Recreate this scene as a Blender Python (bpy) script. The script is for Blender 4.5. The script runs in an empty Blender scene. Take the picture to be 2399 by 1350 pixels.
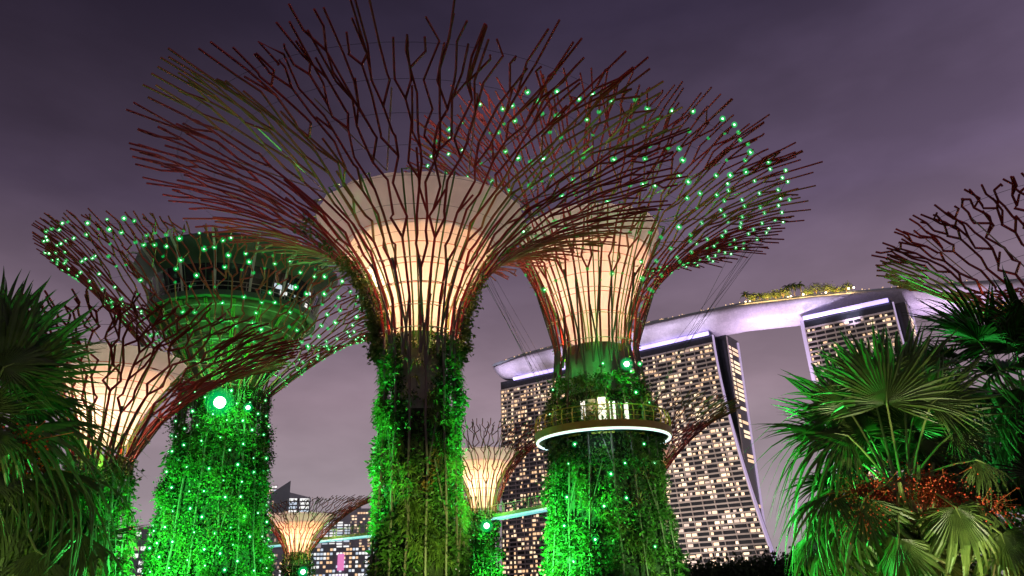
import bpy, math, random
import numpy as np
from mathutils import Vector, Matrix, Euler
PI = math.pi
random.seed(7)
RNG = np.random.default_rng(11)
sc = bpy.context.scene
COL = sc.collection

# ------------------------------------------------------------------ camera
FPX, CX, CY = 1815.0, 1199.5, 675.0          # focal length and centre, in photo pixels
PITCH, ROLL = math.radians(21.6), math.radians(-2.0)
CF = Vector((0, math.cos(PITCH), math.sin(PITCH)))
_u0 = Vector((0, -math.sin(PITCH), math.cos(PITCH))); _r0 = Vector((1, 0, 0))
CR = _r0 * math.cos(ROLL) + _u0 * math.sin(ROLL)
CU = -_r0 * math.sin(ROLL) + _u0 * math.cos(ROLL)
EYE = Vector((0, 0, 1.6))
cam_d = bpy.data.cameras.new('camera')
cam_d.sensor_width = 36.0
cam_d.lens = 36.0 * FPX / 2399.0
cam_d.clip_start = 0.1
cam_d.clip_end = 6000
cam = bpy.data.objects.new('camera', cam_d)
COL.objects.link(cam)
cam.matrix_world = Matrix(((CR.x, CU.x, -CF.x, EYE.x), (CR.y, CU.y, -CF.y, EYE.y), (CR.z, CU.z, -CF.z, EYE.z), (0, 0, 0, 1)))
sc.camera = cam

def ray(px, py):
    return CF + CR * ((px - CX) / FPX) + CU * ((CY - py) / FPX)
def at(px, py, d):                            # survey: pixel + ground distance -> world point
    r = ray(px, py)
    return EYE + r * (d / math.hypot(r.x, r.y))
def atz(px, py, z):                           # survey: pixel + known height -> world point
    r = ray(px, py)
    return EYE + r * ((z - EYE.z) / r.z)
def proj(P):
    q = Vector(P) - EYE
    w = q.dot(CF)
    return CX + FPX * q.dot(CR) / w, CY - FPX * q.dot(CU) / w
def zat(x, y, py):                            # height of a plumb line's point seen at picture row py
    lo, hi = -60.0, 400.0
    for _ in range(50):
        m = (lo + hi) / 2
        if proj((x, y, m))[1] > py: lo = m
        else: hi = m
    return lo
def scale_at(P):                              # photo pixels per metre
    return FPX / (Vector(P) - EYE).dot(CF)

# ------------------------------------------------------------------ sky, moonless dusk sun, exposure
world = bpy.data.worlds.new('World')
sc.world = world
world.use_nodes = True
nt = world.node_tree
nt.nodes.clear()
def wn(t): return nt.nodes.new(t)
out = wn('ShaderNodeOutputWorld'); bg = wn('ShaderNodeBackground'); bg2 = wn('ShaderNodeBackground'); addw = wn('ShaderNodeAddShader')
sky = wn('ShaderNodeTexSky'); sky.sky_type = 'NISHITA'; sky.sun_disc = False
sky.sun_elevation = math.radians(-6.0); sky.sun_rotation = math.radians(200)
nt.links.new(sky.outputs[0], bg2.inputs[0]); bg2.inputs[1].default_value = 0.05
tc = wn('ShaderNodeTexCoord'); sep = wn('ShaderNodeSeparateXYZ'); ramp = wn('ShaderNodeValToRGB')
nt.links.new(tc.outputs['Generated'], sep.inputs[0])
nt.links.new(sep.outputs['Z'], ramp.inputs[0])
cr = ramp.color_ramp
cr.interpolation = 'EASE' if False else 'LINEAR'
stops = [(0.0, (.38, .32, .345)), (.14, (.335, .268, .305)), (.23, (.305, .222, .27)), (.32, (.205, .147, .197)),
         (.44, (.105, .074, .126)), (.54, (.066, .047, .082)), (.64, (.036, .026, .052)), (1.0, (.016, .011, .03))]
while len(cr.elements) < len(stops): cr.elements.new(0.5)
for e, (p, c) in zip(cr.elements, stops):
    e.position = p; e.color = (*c, 1)
# thin city-lit cloud
mp = wn('ShaderNodeMapping'); mp.inputs['Scale'].default_value = (1.0, 1.0, 2.6)
nz = wn('ShaderNodeTexNoise'); nz.inputs['Scale'].default_value = 4.2; nz.inputs['Detail'].default_value = 5; nz.inputs['Roughness'].default_value = .52
nt.links.new(tc.outputs['Generated'], mp.inputs[0]); nt.links.new(mp.outputs[0], nz.inputs['Vector'])
mr = wn('ShaderNodeMapRange'); mr.inputs['From Min'].default_value = .40; mr.inputs['From Max'].default_value = .68
mr.inputs['To Min'].default_value = .90; mr.inputs['To Max'].default_value = 1.20
nt.links.new(nz.outputs['Fac'], mr.inputs['Value'])
mul = wn('ShaderNodeMix'); mul.data_type = 'RGBA'; mul.blend_type = 'MULTIPLY'; mul.inputs['Factor'].default_value = 1
comb = wn('ShaderNodeCombineColor')
for k in range(3): nt.links.new(mr.outputs[0], comb.inputs[k])
nt.links.new(ramp.outputs[0], mul.inputs['A']); nt.links.new(comb.outputs[0], mul.inputs['B'])
# the sky is brighter toward the city on the right
mx_ = wn('ShaderNodeMapRange'); mx_.inputs['From Min'].default_value = -.5; mx_.inputs['From Max'].default_value = .55; mx_.inputs['To Min'].default_value = .52; mx_.inputs['To Max'].default_value = 1.38
nt.links.new(sep.outputs['X'], mx_.inputs['Value'])
mz_ = wn('ShaderNodeMapRange'); mz_.inputs['From Min'].default_value = .28; mz_.inputs['From Max'].default_value = .5
nt.links.new(sep.outputs['Z'], mz_.inputs['Value'])
mm_ = wn('ShaderNodeMix'); mm_.data_type = 'FLOAT'; mm_.inputs[2].default_value = 1.0
nt.links.new(mz_.outputs[0], mm_.inputs[0]); nt.links.new(mx_.outputs[0], mm_.inputs[3])
sc_n = wn('ShaderNodeVectorMath'); sc_n.operation = 'SCALE'
nt.links.new(mul.outputs['Result'], sc_n.inputs[0]); nt.links.new(mm_.outputs[0], sc_n.inputs['Scale'])
nt.links.new(sc_n.outputs[0], bg.inputs[0]); bg.inputs[1].default_value = 1.0
nt.links.new(bg.outputs[0], addw.inputs[0]); nt.links.new(bg2.outputs[0], addw.inputs[1]); nt.links.new(addw.outputs[0], out.inputs[0])

sun_d = bpy.data.lights.new('sky_glow_sun', 'SUN'); sun_d.energy = 0.04; sun_d.angle = math.radians(20); sun_d.color = (1, .9, .85)
sun = bpy.data.objects.new('sky_glow_sun', sun_d); COL.objects.link(sun)
sun.rotation_euler = (math.radians(55), 0, math.radians(-20))

sc.view_settings.view_transform = 'Standard'
sc.view_settings.look = 'None'
sc.view_settings.exposure = 0
sc.view_settings.gamma = 1
sc.render.engine = 'CYCLES'
sc.cycles.max_bounces = 6
sc.cycles.diffuse_bounces = 2
sc.cycles.glossy_bounces = 2
sc.cycles.transmission_bounces = 3
sc.cycles.transparent_max_bounces = 80
sc.cycles.sample_clamp_indirect = 3
sc.cycles.sample_clamp_direct = 12
sc.cycles.caustics_reflective = False
sc.cycles.caustics_refractive = False
try:
    sc.cycles.use_denoising = True
    sc.cycles.denoiser = 'OPENIMAGEDENOISE'
    sc.cycles.denoising_prefilter = 'ACCURATE'
except Exception:
    pass

# ------------------------------------------------------------------ materials
def mat(name, base, rough=.6, metal=0.0, var=.0, nscale=3.0, tint=None, spec=.4, bump=0.0, coord='Object'):
    m = bpy.data.materials.new(name); m.use_nodes = True
    n = m.node_tree.nodes; l = m.node_tree.links; b = n['Principled BSDF']
    b.inputs['Base Color'].default_value = (*base, 1); b.inputs['Roughness'].default_value = rough
    b.inputs['Metallic'].default_value = metal; b.inputs['Specular IOR Level'].default_value = spec
    if var or tint or bump:
        t = n.new('ShaderNodeTexCoord'); z = n.new('ShaderNodeTexNoise')
        z.inputs['Scale'].default_value = nscale; z.inputs['Detail'].default_value = 4
        l.new(t.outputs[coord], z.inputs['Vector'])
        r = n.new('ShaderNodeValToRGB')
        c2 = tint or base
        r.color_ramp.elements[0].position = .32; r.color_ramp.elements[1].position = .68
        r.color_ramp.elements[0].color = (*[x * (1 - var) for x in base], 1)
        r.color_ramp.elements[1].color = (*[min(1, x * (1 + var)) for x in c2], 1)
        l.new(z.outputs['Fac'], r.inputs[0]); l.new(r.outputs[0], b.inputs['Base Color'])
        if bump:
            bp = n.new('ShaderNodeBump'); bp.inputs['Strength'].default_value = bump
            l.new(z.outputs['Fac'], bp.inputs['Height']); l.new(bp.outputs[0], b.inputs['Normal'])
    return m
def emit(name, col, strength, base=(.8, .8, .8), sample=False):
    m = bpy.data.materials.new(name); m.use_nodes = True
    b = m.node_tree.nodes['Principled BSDF']
    b.inputs['Base Color'].default_value = (*base, 1)
    b.inputs['Emission Color'].default_value = (*col, 1); b.inputs['Emission Strength'].default_value = strength
    m.cycles.emission_sampling = 'AUTO' if sample else 'NONE'
    return m
def leaf_mat(name, c1, c2, rough=.5, trans=.35, nscale=1.2):
    m = bpy.data.materials.new(name); m.use_nodes = True
    n = m.node_tree.nodes; l = m.node_tree.links; b = n['Principled BSDF']; o = n['Material Output']
    t = n.new('ShaderNodeTexCoord'); z = n.new('ShaderNodeTexNoise'); z.inputs['Scale'].default_value = nscale; z.inputs['Detail'].default_value = 6
    z.inputs['Roughness'].default_value = .7
    l.new(t.outputs['Object'], z.inputs['Vector'])
    r = n.new('ShaderNodeValToRGB'); r.color_ramp.elements[0].position = .36; r.color_ramp.elements[1].position = .64
    r.color_ramp.elements[0].color = (*c1, 1); r.color_ramp.elements[1].color = (*c2, 1)
    l.new(z.outputs['Fac'], r.inputs[0]); l.new(r.outputs[0], b.inputs['Base Color'])
    b.inputs['Roughness'].default_value = rough; b.inputs['Specular IOR Level'].default_value = .35
    tr = n.new('ShaderNodeBsdfTranslucent'); l.new(r.outputs[0], tr.inputs[0])
    mx = n.new('ShaderNodeMixShader'); mx.inputs[0].default_value = trans
    l.new(b.outputs[0], mx.inputs[1]); l.new(tr.outputs[0], mx.inputs[2]); l.new(mx.outputs[0], o.inputs[0])
    return m
def membrane_mat(name, col, trans, panels=18.0):
    """stretched white fabric in gores: diffuse on the outside, passes light from lamps inside"""
    m = bpy.data.materials.new(name); m.use_nodes = True
    n = m.node_tree.nodes; l = m.node_tree.links; o = n['Material Output']; n.remove(n['Principled BSDF'])
    t = n.new('ShaderNodeTexCoord'); z = n.new('ShaderNodeTexNoise'); z.inputs['Scale'].default_value = .35; z.inputs['Detail'].default_value = 6
    mpg = n.new('ShaderNodeMapping'); mpg.inputs['Scale'].default_value = (1.6, 1.6, .35)
    l.new(t.outputs['Object'], mpg.inputs[0]); l.new(mpg.outputs[0], z.inputs['Vector'])
    r = n.new('ShaderNodeValToRGB'); r.color_ramp.elements[0].position = .3; r.color_ramp.elements[1].position = .65
    r.color_ramp.elements[0].color = (*[c * .8 for c in col], 1); r.color_ramp.elements[1].color = (*col, 1)
    l.new(z.outputs['Fac'], r.inputs[0])
    d = n.new('ShaderNodeBsdfDiffuse'); tr = n.new('ShaderNodeBsdfTranslucent'); mx = n.new('ShaderNodeMixShader')
    l.new(r.outputs[0], d.inputs[0]); l.new(r.outputs[0], tr.inputs[0]); mx.inputs[0].default_value = trans
    l.new(d.outputs[0], mx.inputs[1]); l.new(tr.outputs[0], mx.inputs[2]); l.new(mx.outputs[0], o.inputs[0])
    return m
def panel_mat(name, c1, c2, size):
    """staggered cladding panels with darker joints"""
    m = bpy.data.materials.new(name); m.use_nodes = True
    n = m.node_tree.nodes; l = m.node_tree.links; b = n['Principled BSDF']; b.inputs['Roughness'].default_value = .45
    t = n.new('ShaderNodeTexCoord'); v = n.new('ShaderNodeTexVoronoi'); v.inputs['Scale'].default_value = 1 / size
    v2 = n.new('ShaderNodeTexVoronoi'); v2.feature = 'DISTANCE_TO_EDGE'; v2.inputs['Scale'].default_value = 1 / size
    l.new(t.outputs['Object'], v.inputs['Vector']); l.new(t.outputs['Object'], v2.inputs['Vector'])
    s_ = n.new('ShaderNodeSeparateColor'); l.new(v.outputs['Color'], s_.inputs[0])
    r = n.new('ShaderNodeMix'); r.data_type = 'RGBA'; r.inputs['A'].default_value = (*c1, 1); r.inputs['B'].default_value = (*c2, 1)
    l.new(s_.outputs[0], r.inputs['Factor'])
    e = n.new('ShaderNodeMapRange'); e.inputs['From Max'].default_value = .07; e.inputs['To Min'].default_value = .80; l.new(v2.outputs['Distance'], e.inputs['Value'])
    k = n.new('ShaderNodeVectorMath'); k.operation = 'SCALE'; l.new(r.outputs['Result'], k.inputs[0]); l.new(e.outputs[0], k.inputs['Scale'])
    l.new(k.outputs[0], b.inputs['Base Color'])
    return m
def halo_mat(name, col, strength, alpha):  # see-through emissive shell: a lamp's glare halo put into shape
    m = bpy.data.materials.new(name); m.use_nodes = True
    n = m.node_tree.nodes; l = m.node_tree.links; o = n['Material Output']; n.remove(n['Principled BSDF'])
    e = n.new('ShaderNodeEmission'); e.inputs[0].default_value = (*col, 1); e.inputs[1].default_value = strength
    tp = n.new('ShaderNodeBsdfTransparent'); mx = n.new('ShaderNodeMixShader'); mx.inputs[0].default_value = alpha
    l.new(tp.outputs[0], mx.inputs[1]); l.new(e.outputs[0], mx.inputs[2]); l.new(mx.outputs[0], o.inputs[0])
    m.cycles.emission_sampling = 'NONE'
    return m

M = dict(
    rib=mat('red_steel', (.36, .038, .040), .5, 0, .25, .5),
    rib_trunk=mat('brown_steel', (.11, .075, .065), .5, 0, .25, .5),
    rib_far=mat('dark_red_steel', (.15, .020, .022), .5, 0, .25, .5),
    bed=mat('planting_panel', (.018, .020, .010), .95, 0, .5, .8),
    hoop=mat('pale_steel', (.42, .40, .34), .45, .2, .15, 1.0),
    wire=mat('wire', (.05, .045, .05), .5, .5),
    seam=mat('orange_seam', (.70, .16, .07), .6, 0, .1, 1.0),
    fin=mat('green_steel', (.16, .30, .06), .4, 0, .2, .6),
    strut=mat('tan_steel', (.50, .40, .28), .5, 0, .15, .6),
    concrete=mat('concrete', (.24, .22, .19), .85, 0, .3, .5, bump=.15),
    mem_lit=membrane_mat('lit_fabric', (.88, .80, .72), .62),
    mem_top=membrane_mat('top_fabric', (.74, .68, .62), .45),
    mem_green=membrane_mat('bowl_fabric', (.22, .18, .13), .10),
    leaf=leaf_mat('creeper_leaf', (.016, .045, .008), (.095, .19, .035), nscale=.45),
    leaf_y=leaf_mat('fern_leaf', (.05, .085, .014), (.20, .25, .06), nscale=.9),
    leaf_r=leaf_mat('bromeliad_leaf', (.10, .05, .015), (.26, .12, .04), nscale=1.5),
    leaf_d=leaf_mat('dark_leaf', (.015, .032, .010), (.035, .06, .018)),
    bulb=emit('bulb', (.55, 1, .66), 6.0),
    halo=halo_mat('green_halo', (.0, 1.0, .16), .9, .17),
    flood_lens=emit('flood_lens', (.75, 1, .85), 14.0),
    flood_halo=halo_mat('flood_glare', (.0, 1.0, .22), 1.0, .085),
    warm_bulb=emit('warm_bulb', (1, .72, .42), 9.0),
    red_bulb=emit('red_bulb', (1, .08, .08), 4.0),
    black=mat('black_metal', (.02, .02, .022), .5, .3),
    yellow=mat('yellow_paint', (.48, .33, .05), .5, 0, .15, 1.0),
    white_led=emit('white_led', (.70, 1.0, 1.0), 1.6, sample=True),
    cyan_led=emit('cyan_led', (.26, .72, .80), .95),
    walk=mat('walkway_steel', (.12, .14, .05), .6, 0, .2, 1.0),
    deck_under=mat('teal_soffit', (.02, .06, .065), .35, .2, .2, 1.0),
    door_lit=emit('lit_panel', (1, .90, .80), 1.3),
    kiosk=mat('kiosk_wall', (.50, .46, .40), .6, 0, .1, 1.0),
    glass=mat('dark_glass', (.018, .022, .026), .12, 0, .2, .3, spec=.6),
    roof_green=mat('roof_green', (.045, .12, .055), .4, .1, .25, .3),
    curved_fin=mat('pale_fin', (.55, .62, .50), .4, 0, .1, 1.0),
    tower_wall=mat('tower_concrete', (.55, .49, .46), .8, 0, .12, .05),
    tower_edge=emit('edge_wall_glow', (.62, .48, .80), .58, (.45, .4, .5)),  # floodlit wall edge, its light painted in as emission
    hull=panel_mat('hull_panels', (.60, .56, .60), (.52, .49, .53), 2.4),
    purple_led=emit('purple_led', (.46, .36, 1.0), 1.7, sample=True),
    win_warm=emit('window_warm', (1.0, .60, .30), 1.08),
    win_bright=emit('window_bright', (1.0, .73, .44), 1.30),
    win_dim=emit('window_dim', (.85, .52, .34), .50),
    win_white=emit('window_white', (.95, .95, .92), 1.15),
    win_blue=emit('window_blue', (.62, .74, .88), .9),
    pink=emit('pink_sign', (1, .22, .62), .75), violet=emit('violet_sign', (.50, .32, 1), .6),
    city=mat('city_wall', (.60, .62, .64), .7, 0, .2, .05),
    city_dark=mat('city_dark', (.36, .42, .43), .6, 0, .2, .05),
    ground=mat('lawn', (.03, .05, .018), .9, 0, .4, .08),
    palm=leaf_mat('fan_palm_leaf', (.035, .066, .012), (.085, .120, .030), .38, .28, 2.5),
    palm_d=leaf_mat('dark_fan_palm_leaf', (.022, .042, .010), (.05, .075, .02), .4, .22, 2.5),
    petiole=mat('petiole', (.16, .20, .06), .45, 0, .2, 2.0),
    bark=mat('palm_bark', (.22, .16, .09), .9, 0, .5, 6.0, bump=.4),
    fruit=mat('palm_fruit', (.42, .035, .006), .5, 0, .4, 9.0),
    fruit_stalk=mat('fruit_stalk', (.22, .055, .012), .6, 0, .3, 5.0),
    cloth_dark=mat('dark_cloth', (.16, .18, .16), .9, 0, .3, 8.0),
    cloth_pale=mat('pale_cloth', (.22, .22, .20), .9, 0, .3, 8.0),
    skin=mat('skin', (.30, .18, .12), .6),
)

# ------------------------------------------------------------------ mesh collector and object helpers
class MB:
    def __init__(s): s.v = []; s.f = []; s.mi = []; s.np = []; s.cur = 0
    def add(s, verts, faces):
        o = len(s.v)
        s.v += [tuple(p) for p in verts]
        s.f += [tuple(i + o for i in f) for f in faces]
        s.mi += [s.cur] * len(faces)
    def box(s, c, size, rot=None):
        hx, hy, hz = size[0] / 2, size[1] / 2, size[2] / 2
        vs = [Vector((x, y, z)) for x in (-hx, hx) for y in (-hy, hy) for z in (-hz, hz)]
        if rot is not None: vs = [rot @ v for v in vs]
        c = Vector(c)
        s.add([v + c for v in vs], [(0, 1, 3, 2), (4, 6, 7, 5), (0, 4, 5, 1), (2, 3, 7, 6), (0, 2, 6, 4), (1, 5, 7, 3)])
    def prism(s, pts, off):                     # closed outline pushed along off
        n = len(pts); off = Vector(off)
        a = [Vector(p) for p in pts]; b = [p + off for p in a]
        s.add(a + b, [tuple(range(n))[::-1], tuple(range(n, 2 * n))] + [(i, (i + 1) % n, n + (i + 1) % n, n + i) for i in range(n)])
    def tube(s, pts, rad, sides=5, closed=False, cap=True):
        pts = [Vector(p) for p in pts]; n = len(pts)
        if not hasattr(rad, '__len__'): rad = [rad] * n
        vs = []; u = None
        for i, p in enumerate(pts):
            if closed: t = pts[(i + 1) % n] - pts[i - 1]
            else: t = pts[min(i + 1, n - 1)] - pts[max(i - 1, 0)]
            if t.length < 1e-9: t = Vector((0, 0, 1))
            t.normalize()
            if u is None:
                u = t.cross(Vector((0, 0, 1)))
                if u.length < 1e-3: u = t.cross(Vector((1, 0, 0)))
            u = u - t * u.dot(t)
            if u.length < 1e-6: u = t.orthogonal()
            u.normalize(); w = t.cross(u)
            for k in range(sides):
                a = 2 * PI * k / sides
                vs.append(p + (u * math.cos(a) + w * math.sin(a)) * rad[i])
        fs = []
        for i in range(n if closed else n - 1):
            j = (i + 1) % n
            for k in range(sides):
                k2 = (k + 1) % sides
                fs.append((i * sides + k, i * sides + k2, j * sides + k2, j * sides + k))
        if cap and not closed:
            fs.append(tuple(range(sides))[::-1]); fs.append(tuple((n - 1) * sides + k for k in range(sides)))
        s.add(vs, fs)
    def lathe(s, prof, seg=48, cap_top=False, cap_bot=False, wob=None):
        vs = []
        for (r, z) in prof:
            for k in range(seg):
                a = 2 * PI * k / seg
                rr = r * (wob(a, z) if wob else 1)
                vs.append((rr * math.cos(a), rr * math.sin(a), z))
        fs = [(i * seg + k, i * seg + (k + 1) % seg, (i + 1) * seg + (k + 1) % seg, (i + 1) * seg + k) for i in range(len(prof) - 1) for k in range(seg)]
        if cap_bot: fs.append(tuple(range(seg))[::-1])
        if cap_top: fs.append(tuple((len(prof) - 1) * seg + k for k in range(seg)))
        s.add(vs, fs)
    def ball(s, c, r, seg=8, rings=6, sq=1.0):
        vs = [(c[0], c[1], c[2] - r * sq)]
        for i in range(1, rings):
            b = -PI / 2 + PI * i / rings
            for k in range(seg):
                a = 2 * PI * k / seg
                vs.append((c[0] + r * math.cos(b) * math.cos(a), c[1] + r * math.cos(b) * math.sin(a), c[2] + r * sq * math.sin(b)))
        vs.append((c[0], c[1], c[2] + r * sq)); L = len(vs) - 1
        fs = [(0, 1 + (k + 1) % seg, 1 + k) for k in range(seg)]
        for i in range(rings - 2):
            for k in range(seg):
                a = 1 + i * seg
                fs.append((a + k, a + (k + 1) % seg, a + seg + (k + 1) % seg, a + seg + k))
        a = 1 + (rings - 2) * seg
        fs += [(a + k, a + (k + 1) % seg, L) for k in range(seg)]
        s.add(vs, fs)
    def data(s, name, mats, smooth=False):
        me = bpy.data.meshes.new(name)
        me.from_pydata(s.v, [], s.f)
        mats = mats if isinstance(mats, (list, tuple)) else [mats]
        for m in mats: me.materials.append(m)
        if len(mats) > 1: me.polygons.foreach_set('material_index', s.mi)
        if smooth: me.polygons.foreach_set('use_smooth', [True] * len(me.polygons))
        me.update()
        return me
    def build(s, name, mats, parent=None, smooth=False, loc=None):
        return link(name, s.data(name, mats, smooth), parent, loc)

def link(name, me, parent=None, loc=None):
    o = bpy.data.objects.new(name, me); COL.objects.link(o)
    if parent is not None: o.parent = parent
    if loc is not None: o.location = loc
    return o
def tag(o, label=None, cat=None, group=None, kind=None):
    if label: o['label'] = label
    if cat: o['category'] = cat
    if group: o['group'] = group
    if kind: o['kind'] = kind
    return o
def empty(name, loc, label=None, cat=None, group=None, rz=0):
    o = bpy.data.objects.new(name, None); COL.objects.link(o)
    o.location = loc; o.rotation_euler = (0, 0, rz); o.empty_display_size = .5
    return tag(o, label, cat, group)
def light(kind, name, parent, loc, energy, color, target=None, angle=60, blend=.6, size=.3, sx=None, sy=None):
    d = bpy.data.lights.new(name, kind); d.energy = energy; d.color = color
    if kind == 'SPOT': d.spot_size = math.radians(angle); d.spot_blend = blend; d.shadow_soft_size = size
    elif kind == 'POINT': d.shadow_soft_size = size
    elif kind == 'AREA':
        d.shape = 'RECTANGLE'; d.size = sx; d.size_y = sy
    o = bpy.data.objects.new(name, d); COL.objects.link(o)
    if parent is not None: o.parent = parent
    o.location = loc
    if target is not None:
        q = (Vector(target) - Vector(loc)).to_track_quat('-Z', 'Y'); o.rotation_euler = q.to_euler()
    return o
def leaf_cloud(name, cen, nrm, mtl, parent, size=(.15, .3), per=14, spread=.35, droop=.2, aspect=.45, arch=False):
    """many single leaves (or arching blades) around the given clump centres -> one mesh"""
    cen = np.asarray(cen, float); nrm = np.asarray(nrm, float); n = len(cen)
    if n == 0: return None
    C = np.repeat(cen, per, 0); N = np.repeat(nrm, per, 0); m = len(C)
    base = C + RNG.normal(0, 1, (m, 3)) * spread
    if arch: base = C + RNG.normal(0, 1, (m, 3)) * spread * .35
    d = N * RNG.uniform(.2, 1.0, (m, 1)) + RNG.normal(0, .75, (m, 3)); d[:, 2] -= droop if not arch else -.35
    d /= np.linalg.norm(d, axis=1, keepdims=True) + 1e-9
    L = RNG.uniform(size[0], size[1], (m, 1))
    side = np.cross(d, RNG.normal(0, 1, (m, 3))); side /= np.linalg.norm(side, axis=1, keepdims=True) + 1e-9
    if not arch:
        up = np.cross(side, d)
        v = np.stack([base, base + d * L * .5 + side * L * aspect * .5 - up * L * .06, base + d * L, base + d * L * .5 - side * L * aspect * .5 - up * L * .06], 1)
        F = np.arange(m * 4).reshape(m, 4)
        verts = v.reshape(-1, 3); nf = m; loops = F.reshape(-1); ls = np.arange(m) * 4; lt = np.full(m, 4)
    else:                                      # blade: strip of 3 quads that arches over
        P = [base, base + d * L * .4, base + d * L * .75, base + d * L]
        dz = [0, 0, -.16, -.52]; w = [.5, .9, .65, .08]
        rows = []
        for p, z, ww in zip(P, dz, w):
            q = p.copy(); q[:, 2] += z * L[:, 0]
            rows += [q + side * L * aspect * .5 * ww, q - side * L * aspect * .5 * ww]
        v = np.stack(rows, 1); verts = v.reshape(-1, 3)
        b = (np.arange(m) * 8)[:, None]
        F = np.stack([b + np.array([[k, k + 1, k + 3, k + 2]]) for k in (0, 2, 4)], 1).reshape(-1, 4)
        nf = len(F); loops = F.reshape(-1); ls = np.arange(nf) * 4; lt = np.full(nf, 4)
    me = bpy.data.meshes.new(name)
    me.vertices.add(len(verts)); me.vertices.foreach_set('co', verts.reshape(-1))
    me.loops.add(len(loops)); me.loops.foreach_set('vertex_index', loops.astype(np.int32))
    me.polygons.add(nf); me.polygons.foreach_set('loop_start', ls.astype(np.int32)); me.polygons.foreach_set('loop_total', lt.astype(np.int32))
    me.update(calc_edges=True); me.materials.append(mtl)
    return link(name, me, parent)

# ------------------------------------------------------------------ ground
g = MB(); g.add([(-4000, -800, 0), (4000, -800, 0), (4000, 5500, 0), (-4000, 5500, 0)], [(0, 1, 2, 3)])
tag(g.build('ground', M['ground']), 'dark lawn of the garden under the tree towers', None, None, 'structure')

# shared small lamp meshes: a bulb inside glowing shells that imitate its glare halo
def lamp_data(r, rg, bulb, halo):
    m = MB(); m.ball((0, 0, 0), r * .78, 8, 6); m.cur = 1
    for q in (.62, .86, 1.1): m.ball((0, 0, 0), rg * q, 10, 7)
    return m.data('lamp', [bulb, halo], True)

GREEN = (0.06, 1.0, .13)
WARM = (1.0, .66, .42)

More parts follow.
